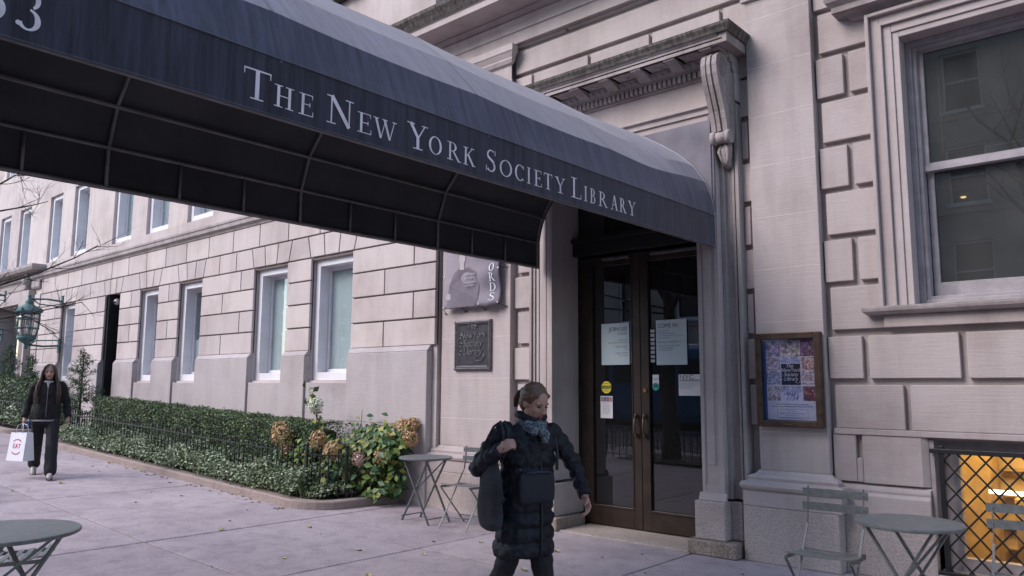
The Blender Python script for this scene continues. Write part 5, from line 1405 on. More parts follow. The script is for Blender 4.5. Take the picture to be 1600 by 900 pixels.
# fences of the beds
F1=root('bed_fence','low black iron picket fence round the near planting bed','fence',(-12,5.6,.2))
iron_fence(F1,[(-7.90,6.62),(-7.90,6.0),(-7.94,5.85),(-8.05,5.72),(-8.3,5.62),(-8.8,5.58),(-16.3,5.58)],.66,.09,.118)
for (x,y) in ((-7.90,6.62),(-7.92,5.9),(-8.35,5.61)):
    m=MB(); m.box(x-.014,x+.014,y-.014,y+.014,g(x)+.06,g(x)+.70); m.ell((x,y,g(x)+.715),(.02,.02,.022),10,8); m.build('post',M['iron'],F1)
F2=root('bed_fence','low black iron picket fence round the far planting bed behind the walking girl','fence',(-24,5.6,.5))
iron_fence(F2,[(-19.15,6.4),(-19.15,5.65),(-28.5,5.62)],.70,.09,.15)
# hedges
def hedge(x0,x1,y0,y1,h,label,N_=26000,sz=.013):
    t=root('clipped_hedge',label,'hedge',((x0+x1)/2,(y0+y1)/2,g((x0+x1)/2)+.05))
    b=MB(); n=int((x1-x0)/.25); ins=.07
    rows=[]
    for i in range(n+1):
        x=x0+(x1-x0)*i/n; z=g(x); xx=min(max(x,x0+ins),x1-ins)
        bl_=.03*abs(math.sin(x*3.4))
        rows.append([Vector((xx,y0+ins+.03-bl_,z+.06)),Vector((xx,y0+ins+.03-bl_,z+h-ins-.05)),Vector((xx,y0+ins+.08,z+h-ins)),Vector((xx,y1-ins-.05,z+h-ins)),Vector((xx,y1-ins,z+h-ins-.05)),Vector((xx,y1-ins,z+.06))])
    b.loft(rows); b.build('inner_core',plain('hedge_core',(.012,.018,.009),.95),t)  # solid dark core added inside to block the view between the leaves
    # shell points
    L=x1-x0; W=y1-y0; A=[L*W,L*h,L*h*.35,W*h,W*h*.6]; A=np.array(A)/sum(A); cnt=rng.multinomial(N_,A); C=[];D=[]
    def lob(x,zrel): return .035*np.abs(np.sin(x*3.4+.6*np.sin(zrel*5)))**.7+.02*np.sin(x*11+zrel*9)*np.sin(zrel*7)
    x=rng.uniform(x0,x1,cnt[0]); y=rng.uniform(y0,y1,cnt[0]); z=gv(x)+h-.03+.045*np.abs(np.sin(x*3.4+y*2))**.8+rng.normal(0,.014,cnt[0]); C.append(np.stack([x,y,z],1)); D.append(np.tile([0,-.2,1],(cnt[0],1)))
    for k,(yy,s) in enumerate(((y0,-1),(y1,1))):
        c=cnt[1+k]; x=rng.uniform(x0,x1,c); zr=rng.uniform(.05,h,c); y=yy+.035-s*0+s*lob(x,zr)+rng.normal(0,.014,c)-(.035+.035 if s>0 else 0)*0; C.append(np.stack([x,y,gv(x)+zr],1)); D.append(np.tile([0,s,.35],(c,1)))
    for k,(xx,s) in enumerate(((x1,1),(x0,-1))):
        c=cnt[3+k]; y=rng.uniform(y0,y1,c); zr=rng.uniform(.05,h,c); x=xx-.03+s*(.03*np.abs(np.sin(y*5+zr*4)))+rng.normal(0,.014,c); C.append(np.stack([x,y,gv(x)+zr],1)); D.append(np.tile([s,0,.35],(c,1)))
    leafcloud(np.concatenate(C),np.concatenate(D).astype(float),sz,mhedge,'foliage',t,jit=.7)
hedge(-16.2,-8.75,5.98,6.45,.90,'long clipped dark green hedge behind the near fence',52000,.015)
hedge(-29,-19.3,5.95,6.5,1.12,'dark clipped hedge in the far bed at the left edge',16000,.024)
# ground cover
def cover(x0,x1,y0,y1,hh,N_,name_label,sz=.021):
    x=rng.uniform(x0,x1,N_); y=rng.uniform(y0,y1,N_); m=.5+.5*np.sin(x*4.1+np.sin(y*7)*1.3)*np.sin(y*6+x*1.3); top=hh*(.55+.45*m)*np.minimum(1,.45+(y-y0)/.22)
    z=gv(x)+.08+top*rng.uniform(.15,1,N_)**.5+rng.normal(0,.012,N_)
    o=leafcloud(np.stack([x,y,z],1),np.tile([0,-.35,1.],(N_,1)),sz,mcover,'ground_cover',None,aspect=.5,jit=.65)
    o['kind']='stuff'; return o
cover(-16.4,-8.25,5.33,5.98,.40,34000,'',.023)
cover(-9.2,-7.95,5.5,6.0,.20,2600,'')
cover(-28.5,-19.2,5.5,6.2,.5,9000,'',.035)
# taller weeds/stalks at the right part of the cover
mgrass=leafmat('grassy_stem',[(0,(.10,.12,.04)),(1,(.22,.24,.10))],.6)
b=MB()
for i in range(170):
    x=random.uniform(-9.6,-8.1); y=random.uniform(5.42,5.7); z=g(x)+.08; a=random.uniform(0,6.28); L=random.uniform(.15,.34)
    b.tube([(x,y,z),(x+.05*math.cos(a),y+.05*math.sin(a),z+L*.6),(x+.14*math.cos(a),y+.14*math.sin(a)-.03,z+L*.8)],[.003,.0025,.001],4,caps=False)
o=b.build('grass_stems',mgrass); o['kind']='stuff'

# hydrangeas
HY=root('hydrangea_bush','leafy hydrangea with dried tan flower heads leaning over the near fence corner','hydrangea',(-8.4,6.1,.1))
heads=[((-9.33,5.86,.82),.135,mflower),((-9.47,5.92,.90),.115,mflower),((-9.25,5.9,.66),.085,mflower),((-8.62,5.95,.80),.115,mflower),((-8.18,5.86,.70),.105,mflower),((-7.86,6.02,.61),.075,mflowerp),((-7.64,6.22,.635),.095,mflower),
((-7.62,6.50,.99),.10,mflower),((-7.50,6.46,.93),.10,mflower),((-7.38,6.44,.86),.10,mflower),((-7.44,6.52,1.02),.085,mflower),((-7.70,6.4,.86),.08,mflower),((-8.92,6.1,1.24),.10,mflowerw)]
st=MB(); LC=[];LD=[]
for (c,r,m) in heads:
    bx_=c[0]*.55+(-8.45)*.45+random.uniform(-.1,.1); by_=6.15+random.uniform(-.1,.1); z0=g(c[0])+.07
    mid=Vector(((bx_+c[0])/2,(by_+c[1])/2,(z0+c[2])/2+.12)); pts=[Vector((bx_,by_,z0)),mid,Vector(c)]
    Q=[pts[0].lerp(pts[1],t).lerp(pts[1].lerp(pts[2],t),t) for t in [i/8 for i in range(9)]]
    st.tube(Q,[.008]*5+[.006]*4,6)
    for i in range(2,9):
        for k in range(3):
            a=random.uniform(0,6.28); p=Q[i]+Vector((math.cos(a),math.sin(a),random.uniform(-.3,.5)))*.04; LC.append(p); LD.append(Vector((math.cos(a),math.sin(a)-.3,.8)))
    # flower head: many small four petalled florets on a dome
    n=420; v=rng.normal(0,1,(n,3)); v/=np.linalg.norm(v,axis=1)[:,None]; v[:,2]*=1.12
    rr=r*rng.uniform(.72,1.05,n)[:,None]; C=np.array(c)+v*rr
    leafcloud(C,v,.0145,m,'flower_head',HY,aspect=.8,jit=.45)
# extra bush leaves
for (cx,cy,cz,sx,sy,sz_,n) in ((-8.15,6.25,.62,.50,.26,.32,430),(-7.75,6.35,.72,.28,.16,.24,240),(-7.85,6.30,.26,.36,.24,.20,260),(-8.5,6.1,.42,.55,.25,.30,330),(-9.0,6.0,.50,.30,.15,.25,150),(-8.0,6.42,.86,.42,.14,.16,260),(-7.66,6.35,.55,.16,.2,.3,160),(-9.3,5.95,.62,.16,.12,.16,60)):
    for i in range(n):
        v=Vector((random.gauss(0,.5),random.gauss(0,.5),random.gauss(0,.5)))
        LC.append(Vector((cx+v.x*sx,min(cy+v.y*sy,6.58),max(.14,cz+v.z*sz_)))); LD.append(Vector((v.x,v.y-.5,.9)))
# tall shoot with the white head
sh=[Vector((-8.55,6.15,.5)),Vector((-8.72,6.12,.85)),Vector((-8.85,6.1,1.05)),Vector((-8.98,6.1,1.30)),Vector((-9.08,6.1,1.42))]; st.tube(sh,[.009,.008,.007,.005,.003],6)
for p in sh[1:]:
    for k in range(7): a=random.uniform(0,6.28); LC.append(p+Vector((math.cos(a)*.06,math.sin(a)*.05,random.uniform(-.08,.06)))); LD.append(Vector((math.cos(a),math.sin(a)-.4,.7)))
st.tube([(-8.1,6.3,.8),(-8.18,6.3,1.02),(-8.17,6.3,1.2)],[.006,.005,.004],5)
for (x,z) in ((-8.28,1.10),(-8.06,1.12),(-8.24,1.03)): LC.append(Vector((x,6.28,z))); LD.append(Vector((0,-.6,.8)))
st.build('stems',plain('hydrangea_stem',(.09,.07,.04),.8),HY)
leafcloud(np.array([tuple(p) for p in LC]),np.array([tuple(d) for d in LD]),.052,mhyd,'foliage',HY,aspect=.62,fold=.22,jit=.45)
# small conical evergreens
def conifer(x,y,h,label,seed):
    rr=np.random.default_rng(seed); t=root('small_evergreen',label,'evergreen',(x,y,g(x)),0,'small evergreen trees along the beds'); z0=g(x)
    tr=MB(); tr.tube([(x,y,z0),(x,y,z0+h*.55),(x+.02,y,z0+h)],[.035,.02,.006],6); C=[];D=[]
    for i in range(58):
        f=.16+.80*((i+.5)/58)**1.05; a=rr.uniform(0,6.28); L=(1-f)**.8*.62*h*.42+.06; L*=rr.uniform(.5,1.25)
        d=np.array([math.cos(a),math.sin(a),rr.uniform(.05,.6)]); p0=np.array([x,y,z0+f*h]); tr.tube([tuple(p0),tuple(p0+d*L)],[.007,.002],4,caps=False)
        n=int(60*(L/.35)+14); s=rr.uniform(.25,1,n)[:,None]; C.append(p0+d*L*s+rr.normal(0,.032,(n,3))); D.append(np.tile(d*.5+np.array([0,0,.6]),(n,1)))
    tr.build('trunk',bark,t); leafcloud(np.concatenate(C),np.concatenate(D),.024,mconif,'crown',t,aspect=.4,jit=.7,rngk=rr)
conifer(-17.35,6.15,1.85,'small loose evergreen tree at the far end of the near hedge, right of the girl',1)
conifer(-20.3,6.1,1.75,'small evergreen tree just behind the head of the girl, below the green lantern',2)
conifer(-22.3,6.2,2.0,'small evergreen tree at the left edge of the photo in the far bed',3)

# ================================================================== FURNITURE
def bistro_table(label,x,y,rad,h,rz,grp='round bistro tables on the sidewalk'):
    t=root('bistro_table',label,'table',(0,0,0),0,grp)
    b=MB(); b.lathe((0,0,0),[(0,h-.003),(rad-.006,h-.003),(rad,h-.008),(rad,h-.02),(rad-.004,h-.022),(rad-.004,h-.004-.002),(0,h-.006)] if False else [(rad-.006,h-.022),(rad,h-.018),(rad,h-.005),(rad-.006,h)],48,True); 
    tp=b.build('table_top',M['green'],t); md=tp.modifiers.new('e','EDGE_SPLIT'); md.split_angle=R(40)
    b=MB(); w=rad*.62; f=rad*.78
    # two X frames, one each side, joined by stretchers
    for sy in (-1,1):
        yy=sy*rad*.52
        b=MB(); b.bar((-w,yy,h-.03),(f,yy,.008),.012,.024,(0,1,0)); b.build('leg',M['green'],t)
        b=MB(); b.bar((w,yy-sy*.02,h-.03),(-f,yy-sy*.02,.008),.012,.024,(0,1,0)); b.build('leg',M['green'],t)
    for sx in (-1,1):
        b=MB(); b.bar((sx*f*.90,-rad*.52,.07),(sx*f*.90,rad*.52,.07),.02,.010); b.build('stretcher',M['green'],t)
        b=MB(); b.bar((sx*w,-rad*.52,h-.028),(sx*w,rad*.52,h-.028),.02,.012); b.build('stretcher',M['green'],t)
    MB().bar((w*.9,rad*.42,h-.04),(-w*.1,-rad*.46,.35),.008,.014).build('brace',M['green'],t)
    for sy in (-1,1): MB().bar((f*.97,sy*rad*.52,.004),(f*1.05,sy*rad*.52,.004),.022,.006).build('foot',M['green'],t)
    t.location=(x,y,g(x)); t.rotation_euler=(0,0,rz); return t
def bistro_chair(label,x,y,rz,grp='folding bistro chairs on the sidewalk'):
    """local: sitter faces -Y, back at +Y"""
    t=root('bistro_chair',label,'chair',(0,0,0),0,grp); W=.19
    slats=MB()
    for i in range(7):
        yy=-.185+i*.056; zc=.455+.012*((i-3)/3)**2-.004*i; 
        sl=MB(); n=6; sl.loft([[(-W-.005+(2*W+.01)*k/n,yy+a,zc-.008*math.sin(math.pi*k/n)+c) for a,c in ((-.0155,-.003),(.0155,-.003),(.0155,.003),(-.0155,.003))] for k in range(n+1)]); o=sl.build('seat_slat',M['greenL'],t,smooth=False)
    for s in (-1,1):
        b=MB(); b.bar((s*W,-.20,.44),(s*W,.17,.425),.008,.022); b.build('seat_rail',M['green'],t)
        # long member: backrest top -> front foot
        b=MB(); b.bar((s*(W-.012),.245,.84),(s*(W-.012),.205,.60),.006,.020,(0,1,0)); b.bar((s*(W-.012),.205,.60),(s*(W-.012),-.24,.006),.014,.009,(0,1,0)); b.build('leg',M['green'],t)
        # short member: seat front -> rear foot
        b=MB(); b.bar((s*(W+.010),-.19,.44),(s*(W+.010),.25,.006),.014,.009,(0,1,0)); b.build('leg',M['green'],t)
    for zz,yy in ((.80,.242),(.71,.228)):
        sl=MB(); n=8; hh=.026
        sl.loft([[(-W-.02+(2*W+.04)*k/n,yy-.012+.010*math.sin(math.pi*k/n)+a,zz+c) for a,c in ((-.002,-hh),(.002,-hh),(.002,hh),(-.002,hh))] for k in range(n+1)]); sl.build('back_slat',M['green'],t,smooth=False)
    b=MB()
    for zz,yy in ((.80,.220),(.71,.206)):
        for s in (-1,1): b.ell((s*(W-.012),yy+.008,zz),(.006,.004,.006),8,6)
    b.build('rivet',M['green'],t)
    MB().tube([(-W+.012,-.150,.12),(W-.012,-.150,.12)],.006,8).build('stretcher',M['green'],t)
    MB().tube([(-W-.01,.17,.10),(W+.01,.17,.10)],.006,8).build('stretcher',M['green'],t)
    t.location=(x,y,g(x)); t.rotation_euler=(0,0,rz); return t
bistro_table('grey green round bistro table beside the lit basement window',-1.38,5.16,.30,.71,R(-8))
bistro_table('grey green round bistro table beside the hydrangeas left of the doors',-6.58,5.98,.30,.715,R(0))
bistro_table('large grey round table cut by the lower left corner of the photo',-4.88,1.38,.385,.72,R(24))
bistro_chair('slatted folding chair left of the table by the basement window',-1.88,5.17,R(3))
bistro_chair('slatted folding chair at the right edge in front of the lattice',-.80,5.22,R(3))
bistro_chair('slatted folding chair behind the walking woman near the doors',-6.02,6.06,R(8))
bistro_chair('slatted folding chair mostly hidden under the table in the lower left corner',-5.60,1.66,R(152))

# ================================================================== FALLEN LEAVES
lm_=[leafmat('fallen_leaf_yellow',[(0,(.42,.36,.10)),(1,(.50,.45,.20))],.6),leafmat('fallen_leaf_brown',[(0,(.10,.06,.03)),(1,(.18,.11,.05))],.8)]
spots=[(-4.72,5.35,0),(-5.35,4.85,0),(-5.9,4.55,0),(-5.35,5.6,0),(-5.0,6.2,0),(-6.45,6.1,0),(-4.3,5.0,0),(-6.6,4.75,0),(-7.0,5.05,1),(-6.4,4.5,1),(-5.7,5.3,1),(-4.1,5.85,1),(-3.5,5.6,1),(-2.9,6.1,1),(-4.95,5.9,1),(-5.6,5.9,1),(-6.9,5.4,1),(-9.6,4.1,1),(-11.8,4.8,1),(-13.0,4.2,1),(-6.1,3.9,0),(-3.9,6.2,1),(-4.55,5.75,0)]
for i in range(52):
    x=-8.2-random.random()**1.3*8; spots.append((x,5.28-abs(random.gauss(0,.10)),1 if random.random()<.6 else 0))
for i in range(22): spots.append((random.uniform(-14,-2),random.uniform(2.6,5.2),random.randrange(2)))
def leafshape(mat,s,seed):
    rr=random.Random(seed); m=MB(); out=[]
    n=14
    for i in range(n):
        a=2*math.pi*i/n; r=s*(.75+.25*math.cos(a*1)+(.22 if i%2 else -.05)+rr.uniform(-.06,.06)); out.append((r*math.cos(a),r*.72*math.sin(a),.004+.012*abs(math.sin(a*1.5))*s/.03))
    m.add([(0,0,.003)]+out,[(0,1+i,1+(i+1)%n) for i in range(n)],True); m.tube([(-s*.6,0,.004),(-s*1.5,s*.2,.006)],.0012,4)
    return m
protos={}
for i,(x,y,k) in enumerate(spots):
    key=(k,i%3); s=.030
    if key not in protos: o=leafshape(None,s,i).build('fallen_leaf',lm_[k]); protos[key]=o.data
    else: o=bpy.data.objects.new('fallen_leaf',protos[key]); col.objects.link(o)
    o.location=(x,y,g(x)+.002); sc=random.uniform(.55,1.15)*(1.15 if k==0 else .8); o.scale=(sc,sc,sc); o.rotation_euler=(random.uniform(-.1,.1),random.uniform(-.1,.1),random.uniform(0,6.28))
    tag(o,['small curled yellow leaf lying on the sidewalk','small dry brown leaf lying on the sidewalk'][k],'leaf',['yellow leaves fallen on the sidewalk','brown leaves fallen on the sidewalk'][k])

# ================================================================== PEOPLE
skin=plain('skin',(.40,.225,.175),.55,noise=.06,scale=10)
skinp=plain('skin_warm',(.42,.25,.20),.55,noise=.06,scale=10)
M['lip']=plain('lip',(.30,.10,.09),.5); M['eye']=plain('eye_dark',(.03,.02,.018),.3)
def V3(*a): return Vector(a)
def head_mesh(mb,c,f,upv,s=1):
    f=f.normalized(); side=f.cross(upv).normalized(); u=side.cross(f).normalized()   # side: towards the person's right
    Rm=Matrix((side,f,u)).transposed()
    def P(x,y,z): return c+(side*x+f*y+u*z)*s
    mb.ell(P(0,-.012,.022),(.072*s,.090*s,.088*s),18,12,Rm)
    mb.ell(P(0,.012,-.030),(.058*s,.070*s,.078*s),16,10,Rm)
    mb.ell(P(0,.048,-.088),(.024*s,.020*s,.018*s),10,8,Rm)           # chin
    mb.tube([P(0,.074,.018),P(0,.088,-.008),P(0,.100,-.026),P(0,.082,-.036)],[.007*s,.009*s,.012*s,.010*s],8)   # nose
    for sx in (-1,1):
        mb.ell(P(sx*.012,.086,-.030),(.009*s,.010*s,.007*s),8,6,Rm)
        mb.ell(P(sx*.070,-.008,-.010),(.008*s,.018*s,.030*s),8,8,Rm)   # ears
        mb.ell(P(sx*.034,.052,-.020),(.024*s,.024*s,.024*s),10,8,Rm)   # cheeks
        mb.ell(P(sx*.030,.066,.022),(.024*s,.014*s,.008*s),8,6,Rm)     # brow ridge
    return P,Rm
def face_parts(t,P,Rm,s=1,brow=None):
    b=MB()
    for sx in (-1,1): b.ell(P(sx*.029,.073,.004),(.0135*s,.007*s,.0055*s),10,6,Rm)
    b.build('eyes',M['eye'],t)
    b=MB()
    for sx in (-1,1): b.tube([P(sx*.014,.083,.021),P(sx*.030,.080,.026),P(sx*.046,.068,.019)],[.0025*s,.0032*s,.0018*s],6)
    b.build('eyebrows',brow or M['eye'],t)
    b=MB(); b.tube([P(-.022,.074,-.056),P(0,.084,-.054),P(.022,.074,-.056)],[.002*s,.0055*s,.002*s],6); b.tube([P(-.018,.073,-.062),P(0,.083,-.063),P(.018,.073,-.062)],[.002*s,.006*s,.002*s],6); b.build('lips',M['lip'],t)
def hand(mb,w,d,n,thumb,curl=.5,s=1):
    """w wrist, d along the hand, n palm normal (palm side), thumb: vector towards the thumb side"""
    d=d.normalized(); side=thumb.normalized(); side=(side-d*side.dot(d)).normalized(); n=(n-d*n.dot(d)-side*n.dot(side)).normalized()
    mb.tube([w-d*.02*s,w+d*.01*s],[.023*s,.022*s],10); mb.ell(w+d*.045*s+n*.006*s,(.030*s,.030*s,.028*s) if curl>1 else (.016*s,.016*s,.016*s),10,8)
    for k,o in enumerate((.030,.010,-.010,-.029)):
        mb.tube([w+side*o*.5*s,w+d*.045*s+side*o*.9*s,w+d*.085*s+side*o*s],[.014*s,.0135*s,.011*s],8)
        L=(.040,.045,.042,.033)[k]*s; p=w+d*.085*s+side*o*s; a=curl*.5; pts=[p]; 
        for j in range(3):
            a+=curl*(.75 if j else .35); p=p+(d*math.cos(a)+n*math.sin(a))*L*(1,.72,.55)[j]; pts.append(p)
        mb.tube(pts,[.0098*s,.009*s,.0082*s,.007*s],8)
    p=w+side*.022*s+d*.018*s; q=p+(side*.7+d*.6+n*.35).normalized()*.036*s; r=q+(d*.85+side*.15+n*(.3+curl*.5)).normalized()*.030*s; e=r+(d*.8-side*.15+n*(.4+curl*.6)).normalized()*.024*s
    mb.tube([p,q,r,e],[.014*s,.012*s,.010*s,.008*s],8)
def rings_loft(secs,n=36):
    """secs: (centre, side half width, front half depth, side vec, front vec)"""
    out=[]
    for c,wd,dp,sv,fv in secs:
        out.append([c+sv*(wd*math.copysign(abs(math.cos(t))**.85,math.cos(t)))+fv*(dp*math.copysign(abs(math.sin(t))**.9,math.sin(t))) for t in [2*math.pi*k/n for k in range(n)]])
    return out
def sleeve(pts,rad,step=.07,bulge=.010):
    P=[];r_=[]; pts=[Vector(p) for p in pts]
    for i in range(len(pts)-1):
        L=(pts[i+1]-pts[i]).length; n=max(3,int(L/.012))
        for k in range(n):
            f=k/n; P.append(pts[i].lerp(pts[i+1],f)); r_.append(rad[i]*(1-f)+rad[i+1]*f)
    P.append(pts[-1]); r_.append(rad[-1]); s=0
    # smooth the polyline at the joint
    for _ in range(6): P=[P[0]]+[(P[i-1]+P[i]*2+P[i+1])/4 for i in range(1,len(P)-1)]+[P[-1]]
    for i in range(len(P)):
        if i: s+=(P[i]-P[i-1]).length
        r_[i]+=bulge*(abs(math.sin(math.pi*s/step))**.6-.5)
    return P,r_
def limb(mb,pts,rad): 
    P,r_=sleeve(pts,rad,bulge=0); mb.tube(P[::2]+[P[-1]],r_[::2]+[r_[-1]],12); 
    for p,r in ((P[0],r_[0]),(P[-1],r_[-1])): mb.ell(p,(r,r,r),10,8)

# ---- woman in the navy quilted coat
W1=root('person','woman in long navy quilted coat and patterned scarf striding past the doors','person',(-3.12,3.70,0))
f1=V3(.93,-.37,0); s1_=V3(.37,.93,0)     # front, her left
hc=V3(-3.055,3.665,1.405); look=V3(.93,-.12,-.42)
shR,shL=V3(-3.19,3.53,1.225),V3(-3.07,3.86,1.215)
elR,wrR=V3(-3.335,3.44,1.00),V3(-3.105,3.405,1.135)
elL,wrL=V3(-2.985,3.985,.99),V3(-2.89,3.945,.835)
hipR,hipL=V3(-3.18,3.635,.74),V3(-3.14,3.765,.74)
knR,knL=V3(-3.255,3.63,.41),V3(-3.075,3.76,.42); anR,anL=V3(-3.47,3.64,.13),V3(-2.98,3.76,.075)
b=MB(); P,Rm=head_mesh(b,hc,look,V3(0,0,1))
b.tube([V3(-3.13,3.69,1.20),V3(-3.10,3.68,1.29),hc+V3(-.02,0,-.05)],[.06,.052,.055],12)
b.loft(rings_loft([(V3(-3.155,3.70,z),w_,d_,s1_,f1) for z,w_,d_ in ((.70,.15,.10),(.80,.155,.105),(.95,.13,.09),(1.10,.145,.10),(1.20,.15,.085),(1.24,.09,.06))],20))
limb(b,[shR,elR,wrR],[.045,.036,.026]); limb(b,[shL,elL,wrL],[.045,.036,.026]); limb(b,[hipR,knR,anR],[.08,.052,.036]); limb(b,[hipL,knL,anL],[.08,.052,.036])
limb(b,[anR,anR+V3(.03,0,-.06),anR+V3(.12,0,-.12)],[.032,.03,.025]); limb(b,[anL,anL+V3(.0,0,-.03),anL+V3(.14,-.01,-.045)],[.033,.032,.025])
hand(b,wrR,V3(.75,.15,.42),V3(.3,.85,-.3),V3(-.2,.2,.9),1.35,.86)
hand(b,wrL,V3(.45,-.12,-.85),V3(-.5,-.75,-.1),V3(.8,-.4,.3),.75,.88)
b.build('body',skin,W1,remesh=.0062)
browm=plain('brown_hair',(.12,.066,.036),.5,noise=.28,scale=60)
face_parts(W1,P,Rm,1,browm)
# hair: smooth cap pulled back, ponytail
b=MB(); b.ell(P(0,-.024,.030),(.080,.094,.091),20,14,Rm); b.ell(P(0,-.05,-.015),(.070,.062,.07),14,10,Rm)
for sx in (-1,1): b.tube([P(sx*.045,.052,.072),P(sx*.074,.018,.045),P(sx*.078,-.03,.02),P(sx*.04,-.095,.02)],[.010,.014,.016,.014],8)
b.ell(P(0,-.122,.022),(.026,.028,.026),10,8,Rm)
b.build('hair',browm,W1,remesh=.006)
b=MB()
for i in range(14):
    a=i*2.4; r=.013*math.sqrt(i/14.)
    b.tube([P(r*math.cos(a),-.125,.028+r*math.sin(a)),P(r*1.6*math.cos(a),-.152,.005),P(r*1.8*math.cos(a),-.160,-.045),P(r*1.2*math.cos(a),-.150,-.10)],[.007,.009,.008,.002],6)
rs=random.Random(9)
for i in range(26):
    sx=rs.choice((-1,1)); x=sx*rs.uniform(.02,.078); y=rs.uniform(-.06,.045); z=.03+math.sqrt(max(0,1-(x/.084)**2-((y+.024)/.098)**2))*.092
    b.tube([P(x,y,z),P(x*1.04,y-.02,z-.004+rs.uniform(0,.008)),P(x*1.02,y-.045,z-.02+rs.uniform(0,.01))],[.0012,.0012,.0006],4)
b.build('ponytail',browm,W1)
# coat
coat=plain('navy_quilted_nylon',(.0055,.006,.012),.6,noise=.35,scale=9,spec=.35,bump=.12)
b=MB(); secs=[]
prof=[(.49,.186,.150,-3.172),(.60,.178,.145,-3.168),(.72,.170,.142,-3.16),(.85,.166,.138,-3.155),(.98,.163,.132,-3.15),(1.10,.172,.130,-3.14),(1.18,.175,.120,-3.135),(1.235,.150,.100,-3.13),(1.275,.095,.082,-3.12),(1.315,.075,.075,-3.11)]
zs=np.arange(.49,1.316,.0125)
for z in zs:
    q=[np.interp(z,[p[0] for p in prof],[p[i] for p in prof]) for i in (1,2,3)]
    bl_=.018*(abs(math.sin(math.pi*(z-.49)/.088))**.5-.6) if z<1.22 else 0
    secs.append((V3(q[2],3.695,z),q[0]+bl_,q[1]+bl_,s1_,f1))
b.loft(rings_loft(secs,40))
for pts,rd in (((shR+V3(.03,.04,0),shR,elR,wrR),(.056,.060,.052,.038)),((shL+V3(-.01,-.05,0),shL,elL,wrL),(.056,.058,.048,.036))):
    Pq,rq=sleeve(pts,rd,.075,.017); b.tube(Pq,rq,16)
cto=b.build('coat',coat,W1,remesh=.0062,crease=(.055,.028)); cto.modifiers['smooth'].iterations=2
b=MB()
for k in range(24):
    a=2*math.pi*k/24
b.tube([V3(-3.11,3.69,1.315)+s1_*.082*math.cos(a)+f1*.078*math.sin(a)+V3(0,0,.018-.03*max(0,math.sin(a))) for a in [2*math.pi*k/24 for k in range(25)]],.022,8); b.build('collar',coat,W1)
# coat front flap and zip line
b=MB(); b.tube([V3(-3.155,3.695,z)+f1*(np.interp(z,[.5,.72,.98,1.2],[.142,.144,.134,.116])+.008)+s1_*.03 for z in np.arange(.5,1.22,.04)],.006,6); b.build('zip',plain('zip_black',(.01,.01,.012),.35),W1)
scarf,nt,bb=newmat('patterned_scarf'); geo=N(nt,'ShaderNodeNewGeometry'); vo=N(nt,'ShaderNodeTexVoronoi',inp={'Scale':75}); nt.links.new(geo.outputs['Position'],vo.inputs['Vector'])
nt.links.new(ramp(nt,vo.outputs['Distance'],[(.2,(.03,.04,.055)),(.5,(.085,.11,.135)),(.75,(.21,.23,.24))]),bb.inputs['Base Color']); bb.inputs['Roughness'].default_value=.9
b=MB(); cN=V3(-3.10,3.685,1.285)
for k,(dz,rr_,tk) in enumerate(((.028,.064,.018),(.0,.072,.021),(-.026,.074,.018))):
    b.tube([cN+s1_*rr_*math.cos(a)+f1*(rr_*math.sin(a)+.012)+V3(0,0,dz-.030*math.sin(a)+.006*math.sin(a*5+k)) for a in [2*math.pi*i/28 for i in range(29)]],[tk+.004*math.sin(i*1.3+k) for i in range(29)],9)
b.tube([cN+f1*.10+V3(0,0,-.03),cN+f1*.125+s1_*.03+V3(0,0,-.075),cN+f1*.13+s1_*.02+V3(0,0,-.12)],[.03,.032,.02],9)
b.tube([cN+f1*.10-s1_*.03+V3(0,0,-.03),cN+f1*.12-s1_*.05+V3(0,0,-.07)],[.028,.016],9)
b.build('scarf',scarf,W1,remesh=.006)
blk=plain('black_trousers',(.010,.010,.013),.8,noise=.2)
b=MB(); limb(b,[hipR+V3(0,0,.02),knR,anR],[.095,.068,.048]); limb(b,[hipL+V3(0,0,.02),knL,anL],[.095,.068,.048]); b.build('trousers',blk,W1,remesh=.009,crease=(.06,.02))
for a,dx in ((anR,(.12,0,-.125)),(anL,(.15,-.01,-.045))):
    b=MB(); d=V3(*dx); limb(b,[a+V3(-.01,0,.06),a+V3(-.01,0,-.01),a+d*.45+V3(0,0,-.01),a+d],[.052,.05,.042,.032]); b.build('boot',M['ink'],W1,remesh=.009)
# crossbody bag (separate thing) and tote
CB=root('crossbody_bag','navy crossbody bag with a blue top edge worn on the front of the walking coat','bag',(-2.98,3.60,.80))
Rb=Matrix.Rotation(math.atan2(f1.y,f1.x),3,'Z'); cb=V3(-3.155,3.695,.905)+f1*.160+s1_*(-.01)
def obox(mb,c,Rm_,hx,hy,hz,tp=1.0):
    vs=[]
    for z in (-1,1):
        for (x,y) in ((-1,-1),(1,-1),(1,1),(-1,1)):
            k=tp if z>0 else 1; vs.append(c+Rm_@V3(x*hx*k,y*hy*(1 if z<0 else .98),z*hz))
    mb.add(vs,[(0,3,2,1),(4,5,6,7),(0,1,5,4),(1,2,6,5),(2,3,7,6),(3,0,4,7)])
bagn=plain('navy_bag_nylon',(.0055,.0065,.014),.7,noise=.2,scale=12)
b=MB(); obox(b,cb,Rb,.034,.125,.10,.78); b.build('bag_body',bagn,CB,bevel=.022,seg=1,subsurf=2,crease=(.07,.022),smooth=True)
b=MB(); b.tube([cb+Rb@V3(.022,-.085,.088),cb+Rb@V3(.028,0,.094),cb+Rb@V3(.022,.085,.088)],.0065,8); b.build('trim',plain('blue_trim',(.02,.035,.08),.5),CB)
